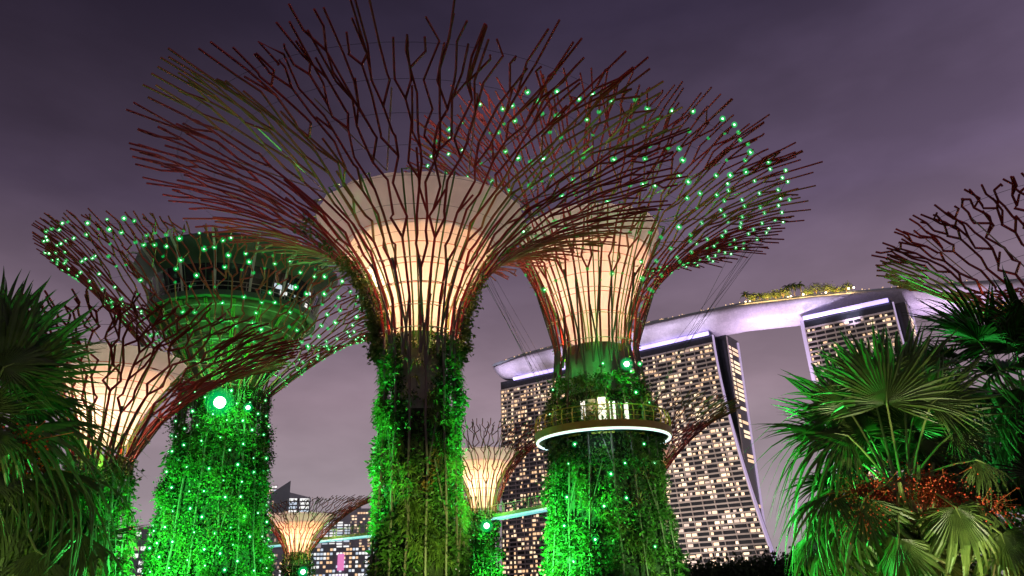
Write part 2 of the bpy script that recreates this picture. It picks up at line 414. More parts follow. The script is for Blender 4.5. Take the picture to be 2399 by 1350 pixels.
# ------------------------------------------------------------------ the steel tree towers
def steel_tree(axis, d, label, yneck, R, zr, rn, ox=0.0, k=1.0, nrib=24, rr=.12, lean=0.0, trunk=((0, 3.2),), core=2.0,
               lit=None, top=None, hoops=8, lamps=0, lamp_r=.13, trunk_lamps=(), ribmat='rib', fins=18, seed=1, levels=None,
               foliage=None, leaf_per=12, sides=5, struts=True, bed=.8, rib_out=.30):
    """axis = (px, py) of a point on the trunk's axis at the neck, d = ground distance"""
    rnd = random.Random(seed)
    P = at(axis[0], axis[1], d); X, Y = P.x, P.y; zn = zat(X, Y, yneck)
    root = empty('steel_tree', (X, Y, 0), label, 'tree tower')
    AM = math.radians(75)
    to_cam = math.atan2(-Y, -X)
    def S(t, th):
        a = AM * t
        fr = max(0.0, (1 - math.cos(a)) / (1 - math.cos(AM))) ** k if t > 0 else 0
        r = rn + (R - rn) * fr
        z = zn + (zr - zn) * math.sin(a) / math.sin(AM)
        return Vector((ox * fr + r * math.cos(th), r * math.sin(th), z + lean * fr * math.cos(th)))
    def trunk_r(z):
        pts = sorted(trunk)
        if z <= pts[0][0]: return pts[0][1]
        for (a, b), (c, e) in zip(pts, pts[1:]):
            if z <= c: return b + (e - b) * (z - a) / (c - a)
        return pts[-1][1]
    lv = levels or [0, .14, .26, .36, .45, .535, .615, .69, .765, .84, .91, .98]
    dth = 2 * PI / nrib
    nodes = []
    for i in range(nrib):
        th0 = i * dth + rnd.uniform(-.1, .1) * dth
        mb = MB(); mb.cur = 1
        # the part that runs down the trunk
        pts = []
        zz = zn
        for q in range(7):
            f = q / 6.0
            z = zn * (1 - f)
            r = max(trunk_r(z) + rib_out, rn if q == 0 else 0)
            th = th0 + (.0 if q == 0 else rnd.uniform(-.10, .10) * dth * 2)
            pts.append(Vector((r * math.cos(th), r * math.sin(th), z)))
        pts[0] = S(0, th0)
        if i % 2 == 0: mb.tube(pts, rr * .85, sides)
        else: mb.tube([pts[0], pts[1] * .5 + pts[0] * .5], rr * .95, sides)
        # a diagonal that ties this rib to the next one round the neck
        s_ = 1 if i % 2 else -1
        za = zn * rnd.uniform(.72, .86); ra = trunk_r(za) + .12
        mb.tube([pts[1] if i % 2 == 0 else pts[1] * .5 + pts[0] * .5, S(.02, th0 + s_ * dth * .5), S(rnd.choice([.15, .29]), th0 + s_ * dth)], rr * .8, sides)
        for q in range(1):
            za = zn * rnd.uniform(.05, .7); zb = za + zn * .2
            ra, rb = trunk_r(za) + .16, trunk_r(zb) + .16; sg = rnd.choice((-1, 1))
            if i % 2: continue
            j_ = rnd.choice((2, 3, 4, 5)); za = pts[j_].z; zb = za + zn * .2; rb = trunk_r(zb) + rib_out + .03
            mb.tube([pts[j_], Vector((rb * math.cos(th0 + sg * dth * 1.3), rb * math.sin(th0 + sg * dth * 1.3), zb))], rr * .5, sides)
        mb.cur = 0
        def grow(li, th, home, sp, gen, r, p=None, zig=1):
            if p is None: p = S(lv[li], th)
            path = [p]; rads = [r]
            j = li
            last = len(lv) - 1
            f_at = (2 + (i + 1) % 2, 5 + rnd.randrange(2) + (1 if zig > 0 else 0), 8 + rnd.randrange(3), 99)[gen]
            if gen == 2 and rnd.random() < .25: f_at = 99
            end = rnd.choice((last, last, last, last - 1)) if gen >= 2 else last
            while j < end:
                j += 1
                jog = 0
                if gen >= 1 and j > li + 1 and rnd.random() < .5: zig = -zig; jog = zig * sp * rnd.uniform(.22, .50)
                th2 = home + jog + rnd.uniform(-.04, .04) * sp
                t = lv[j] + (rnd.uniform(-.022, .022) if j > 1 else 0)
                if j == last: t = rnd.choice((.90, .94, .97, 1.0, 1.02))
                if j == li + 1 and gen >= 1:               # the fork opens wide, then the arm runs on
                    over = home + zig * sp * rnd.uniform(.18, .42)
                    path.append(S(lv[li] + (lv[j] - lv[li]) * .72, over)); rads.append(r)
                    if gen >= 2: th2 = over + (home - over) * rnd.random()
                q = S(t, th2); path.append(q); rads.append(max(r * (1 - .04 * (j - li)), r * .72))
                if j > 1: nodes.append((q, t, gen))
                if j >= f_at and j < last:
                    mb.tube(path, rads, sides)
                    n2 = sp / 2
                    for sgn in (-1, 1):
                        grow(j, th2, home + sgn * n2 * (.5 if gen < 2 else .95), n2, gen + 1, r * .92, q, sgn)
                    return
                if gen >= 1 and rnd.random() < .27 and lv[j] > .42 and j < last - 1:      # a side twig that ends free
                    sg = -1 if zig > 0 else 1
                    a = S(lv[j] + .065, th2 + sg * sp * rnd.uniform(.55, .95)); b = S(lv[j] + rnd.uniform(.14, .22), th2 + sg * sp * rnd.uniform(.5, 1.1))
                    mb.tube([q, a, b] if rnd.random() < .7 else [q, a], r * .85, sides)
            mb.tube(path, rads, sides)
        grow(0, th0, th0, dth, 0, rr)
        mb.build('rib', [M[ribmat], M['rib_trunk']], root)
    # hoops
    for h in range(hoops):
        t = .02 + .98 * h / hoops
        seg = 60
        mb = MB()
        thick = rr * .38 if t < .32 else rr * .13
        mb.tube([S(t, 2 * PI * q / seg) for q in range(seg)], thick, 4, closed=True)
        if t < .32:
            for q in range(nrib):                       # stub brackets that carry the hoop
                a = 2 * PI * q / nrib; p = S(t, a); o2 = S(t, a); n_ = Vector((math.cos(a), math.sin(a), -.25))
                mb.tube([p - n_ * .3, o2 + n_ * .35], rr * .45, 4)
        mb.build('hoop', M['hoop'] if t < .32 else M['wire'], root)
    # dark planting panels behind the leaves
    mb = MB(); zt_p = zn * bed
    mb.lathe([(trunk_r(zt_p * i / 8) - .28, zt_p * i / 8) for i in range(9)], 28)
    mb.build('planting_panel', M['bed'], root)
    # concrete core
    mb = MB()
    mb.lathe([(trunk_r(0) - .5, 0), (trunk_r(zn * .5) - .45, zn * .5), (min(core * 1.25, trunk_r(zn * .75) - .4), zn * .75), (core, zn * .82), (core, zn + .4)], 24, wob=lambda a, z: 1 + .015 * (int(a * 24 / (2 * PI) / 3) % 2))
    mb.build('core', M['concrete'], root)
    def mem_z(r, py):
        c = math.cos(to_cam) * r; s2 = math.sin(to_cam) * r
        return zat(X + c, Y + s2, py)
    # fabric funnel, lit by lamps within
    if lit:
        (y0, r0, y1, r1) = lit
        z0 = zat(X, Y, y0); z1 = mem_z(r1, y1); (y2, r2) = top; z2 = mem_z(r2, y2)
        def fr(z):                                   # trumpet radius for the fabric
            f = (z - z0) / (z2 - z0)
            f1 = (z1 - z0) / (z2 - z0)
            # quadratic through r0, r1, r2
            b2 = ((r2 - r0) - (r1 - r0) / f1) / (1 - f1); b1 = (r1 - r0) / f1 - b2 * f1
            return r0 + b1 * f + b2 * f * f
        mb = MB(); n = 7
        mb.lathe([(fr(z0 + (z1 - z0) * i / n), z0 + (z1 - z0) * i / n) for i in range(n + 1)], 54, wob=lambda a, z: 1 - .028 * abs(math.sin(a * 9)))
        mb.build('lit_fabric', M['mem_lit'], root, True)
        mb = MB(); n = 4
        mb.lathe([(fr(z1 + (z2 - z1) * i / n), z1 + (z2 - z1) * i / n) for i in range(n + 1)] + [(r2 * .985, z2 + .12)], 54, wob=lambda a, z: 1 - .028 * abs(math.sin(a * 9)))
        mb.build('upper_fabric', M['mem_top'], root, True)
        mb = MB(); mb.lathe([(fr(z1) * .97, z1 - .12), (.6, z1 - .05)], 36); mb.build('light_baffle', M['concrete'], root)  # unseen disc added to keep the lower lamps' light out of the upper band
        # seams: thin bright rings on the fabric
        for i in range(1, 6):
            z = z0 + (z1 - z0) * i / 5.0
            mb = MB(); rz_ = fr(z) + .08
            mb.tube([(rz_ * math.cos(2 * PI * q / 48), rz_ * math.sin(2 * PI * q / 48), z) for q in range(48)], rr * .28, 4, closed=True)
            mb.build('seam_ring', M['seam'], root)
        # green steel fins outside the fabric, in pairs, with a curled head
        for i in range(fins):
            a = 2 * PI * (i + .5) / fins; mb = MB()
            for s_ in (-1, 1):
                pts = []
                for q in range(9):
                    z = z0 - 2.2 + (z2 - z0 + 2.2) * q / 8
                    r_ = (fr(max(z, z0)) + .35 + .1 * (q / 8))
                    aa = a + s_ * (.09 / max(fr(max(z, z0)), 1)) * (1.4 + q * .25)
                    pts.append(Vector((r_ * math.cos(aa), r_ * math.sin(aa), z)))
                pts.append(Vector((r2 * .97 * math.cos(a), r2 * .97 * math.sin(a), z2 + .38)))
                mb.tube(pts, rr * .62, 4)
            mb.build('fin', M['fin'], root)
        if struts:                                   # pale props from the fabric's rim out to the ribs
            for i in range(fins // 2):
                a = 2 * PI * (i + .5) / (fins // 2); mb = MB()
                p = Vector((r2 * math.cos(a), r2 * math.sin(a), z2 + .2))
                for s_ in (-1, 1):
                    mb.tube([p, S(.80, a + s_ * .17)], rr * .5, 4)
                mb.build('strut', M['strut'], root)
    else:
        z0 = zn; z1 = z2 = zn
    # planting on the trunk
    if foliage:
        foliage(root, S, trunk_r, zn, to_cam)
    # lamps on the rib nodes
    if lamps:
        cand = [q for q in nodes if .22 < q[1] < .965]
        rnd.shuffle(cand)
        chosen = []
        for p, t, gname in cand:
            if all((p - c).length > .95 for c in chosen): chosen.append(p)
            if len(chosen) >= lamps + 60: break
        cam_l = EYE - Vector((X, Y, 0))
        chosen.sort(key=lambda p: (p - cam_l).length)
        me = lamp_data(lamp_r, lamp_r * 2.1, M['bulb'], M['halo'])
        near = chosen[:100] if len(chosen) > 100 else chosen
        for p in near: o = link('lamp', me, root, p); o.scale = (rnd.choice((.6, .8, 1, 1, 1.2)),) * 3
        rest = chosen[100:]
        if rest:
            mb = MB()
            for p in rest:
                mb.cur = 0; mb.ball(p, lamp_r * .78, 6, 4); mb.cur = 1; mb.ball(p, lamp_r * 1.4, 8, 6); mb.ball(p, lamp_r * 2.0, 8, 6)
            tag(mb.build('lamp', [M['bulb'], M['halo']], root, True), kind='stuff')
    if trunk_lamps:
        me = lamp_data(lamp_r, lamp_r * 2.1, M['bulb'], M['halo'])
        n_, zlo, zhi = trunk_lamps
        put = []
        tries = 0
        while len(put) < n_ and tries < 4000:
            tries += 1
            a = to_cam + rnd.uniform(-1.5, 1.5); z = rnd.uniform(zlo, zhi); r = trunk_r(z) + .55
            p = Vector((r * math.cos(a), r * math.sin(a), z))
            if all((p - c).length > 1.6 for c in put): put.append(p)
        for p in put: o = link('trunk_lamp', me, root, p); o.scale = (rnd.choice((.55, .7, .9, 1)),) * 3
    info = dict(root=root, X=X, Y=Y, zn=zn, z0=z0, z1=z1, z2=z2, S=S, trunk_r=trunk_r, to_cam=to_cam, mem_z=mem_z)
    return info

def planting(nc, dark=.0, fern=.3, zmax=1.0, size=(.22, .5), clump=.38, gap=None, per=12, matl='leaf', seed=3, spread=1.0):
    def f(root, S, trunk_r, zn, to_cam):
        rnd = random.Random(seed)
        buckets = {q: ([], []) for q in ('leaf', 'leaf_y', 'leaf_d', 'big', 'brom')}
        ph = [rnd.uniform(0, 6.28) for _ in range(8)]
        for _ in range(nc):
            a = to_cam + rnd.uniform(-1.75, 1.75); z = zn * zmax * rnd.random()
            if gap and gap(a - to_cam, z, zn, rnd): continue
            colm = math.sin(a * 13 + ph[4])
            if colm < -.45 and rnd.random() < .66: continue
            n1 = .5 * colm + math.sin(a * 5 + z * .9 + ph[0]) + math.sin(a * 3 - z * .5 + ph[1]) + math.sin(z * 1.7 + a * 2 + ph[2])
            if n1 < -1.2 and rnd.random() < .8: continue
            r = trunk_r(z) - .05 + spread * (.40 * max(0, n1) / 2 + rnd.uniform(-.14, .26))
            c = (r * math.cos(a), r * math.sin(a), z); nn = (math.cos(a), math.sin(a), .0)
            k1 = math.sin(a * 4 + z * .6 + ph[3]); k2 = math.sin(a * 6 - z * .8 + ph[5]) + math.sin(z * .45 + ph[6])
            b = 'leaf_d' if rnd.random() < dark else ('leaf_y' if k1 > 1 - 2 * fern else ('big' if k2 > .75 and rnd.random() < .6 else ('brom' if k2 < -1.45 and rnd.random() < .7 else 'leaf')))
            buckets[b][0].append(c); buckets[b][1].append(nn)
        for b, (c, nn) in buckets.items():
            if not c: continue
            if b == 'big': o = leaf_cloud('broadleaf_plants', c, nn, M['leaf'], root, (size[0] * 2.0, size[1] * 1.9), max(5, per // 2), clump * .8, aspect=.38, droop=.5)
            elif b == 'brom': o = leaf_cloud('bromeliads', c, nn, M['leaf_r'], root, (size[0] * 1.6, size[1] * 1.4), max(5, per // 2), clump * .6, aspect=.22, droop=-.2)
            else: o = leaf_cloud({'leaf': 'creeper', 'leaf_y': 'fern', 'leaf_d': 'creeper'}[b], c, nn, M[b], root, size if b != 'leaf_y' else (size[0] * 1.6, size[1] * 2.0), per, clump, aspect=.5 if b != 'leaf_y' else .14, arch=(b == 'leaf_y'))
            if o: o['kind'] = 'stuff'
    return f

# ---- tree A: big unlit-lamp tree in the middle
def gapA(da, z, zn, rnd):
    f = z / zn
    if f > .77 and -.52 < da < .42: return rnd.random() < .95
    if f > .52 and -.55 < da < .42: return rnd.random() < .5
    return False
A = steel_tree((985, 805), 55, 'largest steel tree in the middle with a glowing cream funnel and wide red branches', 805, 20.7, 32.2, 2.95,
               nrib=30, rr=.108, trunk=((0, 2.85), (12, 2.55), (19, 2.45)), core=1.9, lit=(772, 2.2, 513, 5.8), top=(402, 8.2), hoops=11, bed=.72,
               foliage=planting(3000, dark=.10, fern=.45, gap=gapA, size=(.15, .38), clump=.23, per=16, spread=.7), seed=5)
# sprays of climbing leaves that follow the ribs past the neck, mostly on the left
cl, nl = [], []
for _ in range(430):
    side = random.random()
    th = A['to_cam'] + (-1.55 + random.gauss(0, .22) if side < .72 else 1.5 + random.gauss(0, .2))
    t = abs(random.gauss(0, .23 if side < .72 else .16)) - .05
    p = A['S'](t, th); p += Vector((math.cos(th), math.sin(th), 0)) * random.uniform(-.1, .35)
    cl.append(p); nl.append((math.cos(th), math.sin(th), -.2))
tag(leaf_cloud('climber', cl, nl, M['leaf_y'], A['root'], (.2, .42), 16, .26, aspect=.55), kind='stuff')

# ---- tree B: lamps and the viewing platform
B = steel_tree((1398, 830), 75, 'steel tree with green lamps and a round viewing platform with a white light ring', 830, 20.6, 41.7, 4.1, ox=2.0, k=.9, lean=-4.0,
               nrib=32, rr=.115, trunk=((0, 6.0), (10, 4.95), (17, 4.65), (23, 3.9)), core=3.0, lit=(792, 2.9, 545, 6.3), top=(477, 7.6), hoops=10,
               lamps=270, lamp_r=.118, trunk_lamps=(24, 2, 22), foliage=planting(3600, dark=.10, fern=.10, zmax=.87, size=(.16, .42), clump=.33, per=15), seed=12)
# ---- tree C: tallest, with the enclosed restaurant bowl
C = steel_tree((528, 930), 100, 'tall steel tree covered in green lamps with a dark glazed bowl under its crown', 930, 21.8, 39.6, 4.9, ox=-2.0, k=.5, lean=-4.0,
               nrib=34, rr=.118, trunk=((0, 6.9), (12, 5.45), (18, 5.1), (25, 4.7)), core=3.6, hoops=9, lamps=270, lamp_r=.13, trunk_lamps=(85, 5, 25),
               foliage=planting(5200, dark=.16, fern=.06, zmax=1.0, size=(.16, .42), clump=.36, per=15), seed=21)
# ---- tree D: far left, behind the fan palm
D = steel_tree((238, 1085), 60, 'steel tree at far left with a cream lit funnel rising behind the palm fronds', 1085, 10.4, 19.2, 1.9, ox=2.0, k=.75,
               nrib=20, rr=.095, trunk=((0, 2.2), (9, 1.75)), core=1.2, lit=(1040, 1.35, 850, 3.8), top=(808, 4.6), hoops=8,
               foliage=planting(1100, dark=.05, fern=.25, size=(.15, .4), clump=.3), seed=33, fins=14)
# ---- E, F, G: small distant trees, H at the right edge
E_ = steel_tree((1130, 1205), 120, 'small distant steel tree with an orange lit funnel just right of the central trunk', 1205, 13.6, 24.5, 2.2, ox=-2.0, k=.8,
                nrib=24, rr=.085, trunk=((0, 2.4), (12, 1.95)), core=1.5, lit=(1188, 1.7, 1076, 4.1), top=(1048, 5.4), hoops=5, ribmat='rib_far', sides=4,
                foliage=planting(800, fern=0, size=(.25, .6), clump=.35), seed=41, fins=16, struts=False)
F_ = steel_tree((697, 1300), 150, 'small distant steel tree with an orange lit funnel above the left walkway', 1300, 11.0, 17.8, 2.1, ox=2.0, k=.62, lean=1.0,
                nrib=24, rr=.085, trunk=((0, 2.4), (9, 2.0)), core=1.4, lit=(1292, 1.9, 1221, 4.4), top=(1201, 6.0), hoops=5, ribmat='rib_far', sides=4,
                foliage=planting(500, dark=.6, fern=0, size=(.25, .6), clump=.35), seed=43, fins=16, struts=False)
G_ = steel_tree((1500, 1150), 115, 'distant steel tree half hidden behind the trunk under the viewing platform', 1150, 14.4, 26.0, 2.2, ox=1.0, k=.62,
                nrib=24, rr=.085, trunk=((0, 2.4), (12, 2.0)), core=1.5, lit=(1138, 1.8, 1070, 4.2), top=(1045, 5.4), hoops=5, ribmat='rib_far', sides=4,
                foliage=planting(400, fern=0, size=(.25, .6), clump=.35), seed=47, fins=16, struts=False)
H_ = steel_tree((2540, 800), 52, 'steel tree cut off by the right edge of the view, branches over the palms', 800, 9.6, 20.2, 2.4, ox=0.0, k=.55,
                nrib=24, rr=.085, trunk=((0, 2.6), (12, 2.2)), core=1.5, lit=(785, 1.9, 700, 3.2), top=(672, 3.8), hoops=9,
                foliage=planting(900, dark=.2, fern=.2, size=(.2, .4), clump=.3), seed=53)

# ---- lamps inside the fabric funnels (lit part from within, upper band by an added fill)
def funnel_light(T, e, color=WARM, lat=0.0):
    light('POINT', 'funnel_light', T['root'], (0, 0, T['z1'] * .45 + T['z2'] * .55), e * .24, (1, .70, .60), size=.6)  # added fill in the upper chamber, stands in for warm bounce on its fabric
    h = T['z1'] - T['z0']
    ca = T['to_cam']; nx, ny = math.cos(ca), math.sin(ca); rx, ry = -ny, nx
    for f, w, rt, nr in ((.20, .10, 0, 0), (.50, .50, -.30, .12), (.72, .40, .05, .10)):
        light('POINT', 'funnel_light', T['root'], (rx * rt * h * (lat or .5) + nx * nr * h, ry * rt * h * (lat or .5) + ny * nr * h, T['z0'] + h * f), e * w, color, size=.5)
funnel_light(A, 9500, (1, .54, .34), lat=.6)
_h = A['z1'] - A['z0']
light('POINT', 'funnel_light', A['root'], (-_h * .44, -_h * .20, A['z0'] + _h * .60), 3600, (1, .78, .55), size=.5)
funnel_light(B, 7200, (1, .53, .39), lat=.7)
funnel_light(D, 3800, (1, .60, .42))
funnel_light(E_, 17000, (1, .58, .36)); funnel_light(F_, 25000, (1, .44, .27)); funnel_light(G_, 13000, (1, .55, .32)); funnel_light(H_, 300)
# warm and green floods round each neck wash the inner ribs
def neck_lights(T, rad, e_warm, e_green, col=(1, .32, .12)):
    for i in range(4):
        a = T['to_cam'] + PI / 4 + PI / 2 * i
        light('SPOT', 'neck_light', T['root'], (rad * math.cos(a), rad * math.sin(a), T['zn'] + .3), e_warm, col, (rad * 3.0 * math.cos(a), rad * 3.0 * math.sin(a), T['zn'] + 9), 95, .8, .2)
        if e_green:
            b = a + PI / 4
            light('SPOT', 'neck_light', T['root'], (rad * .9 * math.cos(b), rad * .9 * math.sin(b), T['zn'] - .8), e_green, (.35, 1, .1), (rad * 1.5 * math.cos(b), rad * 1.5 * math.sin(b), T['zn'] + 9), 80, .8, .2)
neck_lights(A, 2.6, 1900, 260)
neck_lights(B, 3.7, 1500, 600)
neck_lights(D, 1.6, 500, 700); neck_lights(H_, 2.1, 1500, 60)
neck_lights(E_, 2.0, 3200, 150); neck_lights(F_, 2.0, 3000, 200); neck_lights(G_, 2.0, 5500, 0)
# ground floods: green light up the trunks. offsets are (toward the viewer's right, toward the viewer, height)
def ground_flood(T, right, near, z, aim_z, e, col=GREEN, angle=40, aim_right=0.0):
    ca = T['to_cam']
    nx, ny = math.cos(ca), math.sin(ca); rx, ry = -ny, nx
    light('SPOT', 'ground_flood', T['root'], (rx * right + nx * near, ry * right + ny * near, z), e, col, (rx * aim_right, ry * aim_right, aim_z), angle, .7, .3)
ground_flood(A, -12, -1.0, .6, 10, 125000, angle=40, aim_right=-2)
ground_flood(A, 12, -1.5, .6, 10.5, 98000, angle=38, aim_right=2)
ground_flood(A, 4, 17, .6, 7, 24000, (.60, 1, .22), 34)
ground_flood(B, -14, 10, .6, 8, 215000, angle=48)
ground_flood(B, 12, 12, .6, 9, 24000, (.35, 1, .25), 50)
ground_flood(B, -8, 5, 21.5, 20.0, 1400, angle=44)
ground_flood(C, -9, 17, .6, 12.5, 200000, angle=48)
ground_flood(C, 12, 14, .6, 11, 70000, angle=48)
ground_flood(D, 7, 6, .6, 5, 48000, angle=58)
ground_flood(E_, 5, 9, .6, 4.5, 60000, angle=50); ground_flood(F_, 5, 8, .6, 6, 3500, angle=70); ground_flood(G_, 6, 8, .6, 4, 5000, angle=40)
ground_flood(H_, -8, 2.5, 11, 18.5, 5200, angle=58, aim_right=-6.5)

# ---- visible floodlights fixed to the trunks
def floodlight(T, px, py, r_off, lens, label, power, aim_dn=2.0):
    # on the near face of the trunk
    ca = T['to_cam']
    z = zat(T['X'] + math.cos(ca) * (T['trunk_r'](T['zn'] * .9) + r_off), T['Y'] + math.sin(ca) * (T['trunk_r'](T['zn'] * .9) + r_off), py)
    base = at(px, py, 10); dirn = (base - EYE).normalized()
    q = (math.hypot(T['X'], T['Y']) - T['trunk_r'](z) - r_off)
    P = EYE + dirn * (q / math.hypot(dirn.x, dirn.y))
    root = empty('floodlight', P, label, 'floodlight')
    tocam = (EYE - P).normalized(); rot = tocam.to_track_quat('Z', 'Y').to_matrix()
    def tr(mb): mb.v = [tuple(rot @ Vector(v)) for v in mb.v]; return mb
    m = MB(); m.lathe([(lens * .45, -lens * 1.0), (lens * .95, -lens * .5), (lens * 1.08, 0.02), (lens * 1.0, .0)], 16, cap_bot=True); tr(m).build('housing', M['black'], root)
    m = MB(); m.lathe([(lens * .94, -.03), (lens * .5, lens * .16), (.01, lens * .22)], 16); tr(m).build('lens', M['flood_lens'], root, True)
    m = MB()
    for q in (1.15, 1.4, 1.7, 2.0, 2.35): m.ball((0, 0, lens * .2), lens * q, 16, 10)  # nested glowing shells imitate the glare round the lens
    tr(m).build('halo_shell', M['flood_halo'], root, True)
    m = MB(); m.box((0, 0, -lens * 1.3), (lens * .3, lens * 1.6, lens * .5)); tr(m).build('bracket', M['black'], root)
    light('POINT', 'flood_glow', root, tocam * lens * 2.2, power, GREEN, size=lens * .6)
floodlight(C, 515, 943, 1.0, .70, 'brightest green floodlight high on the trunk of the lamp covered tree', 6000)
floodlight(C, 581, 955, 1.0, .24, 'small green floodlight to the right of the brightest one', 2500)
floodlight(B, 1468, 853, 1.4, .26, 'green floodlight above the viewing platform on the right steel tree', 1800)
floodlight(E_, 1140, 1232, 1.0, .40, 'green floodlight just under the walkway on the small steel tree', 2500)
floodlight(F_, 710, 1340, 1.0, .40, 'green floodlight on the trunk below the left walkway', 1200)

# ---- tree C: the bowl with the glazed room
r0 = C['root']
zb = C['zn'] - .5; zA = C['mem_z'](9.2, 697); zB = C['mem_z'](10.3, 618); zC = C['mem_z'](12.6, 556)
m = MB(); m.lathe([(4.0, zb), (4.7, zb + (zA - zb) * .3), (6.4, zb + (zA - zb) * .65), (9.2, zA)], 48); m.build('bowl', M['mem_green'], r0, True)
for q, (rr_, zz_) in enumerate([(5.0, .38), (6.1, .58), (7.4, .76), (8.6, .92)]):
    z = zb + (zA - zb) * zz_
    m = MB(); m.tube([((rr_ + .35) * math.cos(2 * PI * i / 48), (rr_ + .35) * math.sin(2 * PI * i / 48), z) for i in range(48)], .09, 4, closed=True); m.build('bowl_ring', M['hoop'], r0)
m = MB(); m.lathe([(9.0, zA), (10.2, zA - .1), (10.3, zA + .5), (9.3, zA + .55)], 48); m.build('gallery', M['roof_green'], r0)
m = MB()
for hh in (.55, 1.1):
    m.tube([(10.2 * math.cos(2 * PI * i / 48), 10.2 * math.sin(2 * PI * i / 48), zA + .5 + hh) for i in range(48)], .05, 4, closed=True)
for i in range(40):
    a = 2 * PI * i / 40; m.box((10.2 * math.cos(a), 10.2 * math.sin(a), zA + 1.05), (.06, .06, 1.1))
m.build('gallery_rail', M['hoop'], r0)
m = MB(); m.lathe([(9.2, zA + .56), (10.3, zB)], 48); m.build('glazing', M['glass'], r0)
for i in range(24):
    a = 2 * PI * i / 24; m = MB()
    m.tube([(9.3 * math.cos(a), 9.3 * math.sin(a), zA + .56), (10.42 * math.cos(a), 10.42 * math.sin(a), zB)], .07, 4); m.build('mullion', M['roof_green'], r0)
rndw = random.Random(4)
for i in range(8):                                     # lit room seen through the glass, on the right
    a = C['to_cam'] + .55 + rndw.uniform(-.1, .62); f = rndw.uniform(.25, .85); z = zA + .6 + (zB - zA - .6) * f; r = 9.2 + 1.1 * f + .06
    m = MB(); w = rndw.uniform(.2, .55); h = rndw.uniform(.15, .45); tx, ty = -math.sin(a), math.cos(a)
    c = Vector((r * math.cos(a), r * math.sin(a), z))
    m.add([c + Vector((tx * sx * w, ty * sx * w, sz * h)) for sx, sz in ((-1, -1), (1, -1), (1, 1), (-1, 1))], [(0, 1, 2, 3)])
    m.build('lit_pane', M['win_blue'] if i % 3 else M['win_white'], r0)
m = MB(); m.lathe([(10.3, zB), (10.7, zB + (zC - zB) * .45), (12.6, zC), (12.4, zC + .5), (3, zC + 1.0)], 48, wob=lambda a, z: 1 + (.02 * math.sin(a * 8) if z > zB + .5 else 0)); m.build('roof', M['roof_green'], r0, True)
for i in range(16):
    a = 2 * PI * (i + .3) / 16; ca_, sa_ = math.cos(a), math.sin(a); m = MB()
    m.tube([(9.9 * ca_, 9.9 * sa_, zA + .6), (10.9 * ca_, 10.9 * sa_, zB), (11.6 * ca_, 11.6 * sa_, zB + (zC - zB) * .5), (13.0 * ca_, 13.0 * sa_, zC + .1), (13.3 * ca_, 13.3 * sa_, zC + .7), (12.7 * ca_, 12.7 * sa_, zC + 1.2), (11.6 * ca_, 11.6 * sa_, zC + 1.15)], .16, 5); m.build('curved_rib', M['curved_fin'], r0)
for i in range(18):
    a = 2 * PI * (i + .5) / 18; m = MB()
    for s_ in (-1, 1):
        pts = [((rq + .28) * math.cos(a + s_ * .12 / rq), (rq + .28) * math.sin(a + s_ * .12 / rq), zb + (zA - zb) * fq) for rq, fq in ((4.1, 0), (4.7, .3), (6.4, .65), (9.1, .98))]
        m.tube(pts, .10, 4)
    m.build('fin', M['fin'], r0)
for i in range(5):
    a = C['to_cam'] - .9 + i * .45
    light('SPOT', 'bowl_light', r0, (7.2 * math.cos(a), 7.2 * math.sin(a), C['zn'] + 1.5), 260, (.08, 1, .2), (9.5 * math.cos(a), 9.5 * math.sin(a), zC), 85, .8, .3)

for i in range(7):                                       # green spots that wash the ribs round the bowl
    a = C['to_cam'] - 1.5 + i * .5
    light('SPOT', 'rib_light', r0, (5.6 * math.cos(a), 5.6 * math.sin(a), C['zn'] - 1.0), 2600, (.10, 1, .18), (15 * math.cos(a), 15 * math.sin(a), C['zn'] + 9), 80, .9, .3)

# ---- tree B: viewing platform
r0 = B['root']
tb = B['to_cam']
Rp = 6.5
zp = zat(B['X'] + math.cos(tb) * Rp, B['Y'] + math.sin(tb) * Rp, 1003)
m = MB(); m.lathe([(4.0, zp + .12), (Rp - .35, zp + .02), (Rp - .3, zp + .10), (Rp, zp + .12), (Rp + .06, zp + .75), (Rp - .2, zp + .80), (4.0, zp + .7)], 64)
deck = m.build('viewing_deck', M['yellow'], r0)
m = MB(); m.lathe([(3.6, zp + .03), (Rp - .42, zp - .02)], 64); m.build('soffit', M['deck_under'], r0)
m = MB(); m.tube([((Rp - .18) * math.cos(2 * PI * i / 72), (Rp - .18) * math.sin(2 * PI * i / 72), zp) for i in range(72)], .115, 6, closed=True)
m.build('light_ring', M['white_led'], r0, True)
m = MB()
for i in range(10):
    a0 = 2 * PI * i / 10
    m.tube([(5.0 * math.cos(a0 + .42 * j / 5), 5.0 * math.sin(a0 + .42 * j / 5), zp - .06) for j in range(6)], .13, 5)
m.build('bracing_arc', M['yellow'], r0)
for i in range(36):
    a = 2 * PI * i / 36; m = MB()
    m.tube([((Rp - .1) * math.cos(a), (Rp - .1) * math.sin(a), zp + .7), ((Rp + .02) * math.cos(a), (Rp + .02) * math.sin(a), zp + 1.5), ((Rp - .16) * math.cos(a), (Rp - .16) * math.sin(a), zp + 2.15)], .06, 5); m.build('railing_post', M['yellow'], r0)
for hh in (1.2, 1.65, 2.15):
    m = MB(); m.tube([((Rp - .1) * math.cos(2 * PI * i / 64), (Rp - .1) * math.sin(2 * PI * i / 64), zp + hh) for i in range(64)], .055 if hh > 2 else .025, 5, closed=True); m.build('handrail', M['yellow'], r0)
def on_deck(px, r):                                     # local point on the deck at radius r seen at column px
    best = None
    for i in range(400):
        a = tb - 1.5 + 3.0 * i / 399
        p = Vector((r * math.cos(a), r * math.sin(a), zp + 1.5)); e = abs(proj(p + Vector((B['X'], B['Y'], 0)))[0] - px)
        if best is None or e < best[0]: best = (e, a)
    return best[1]
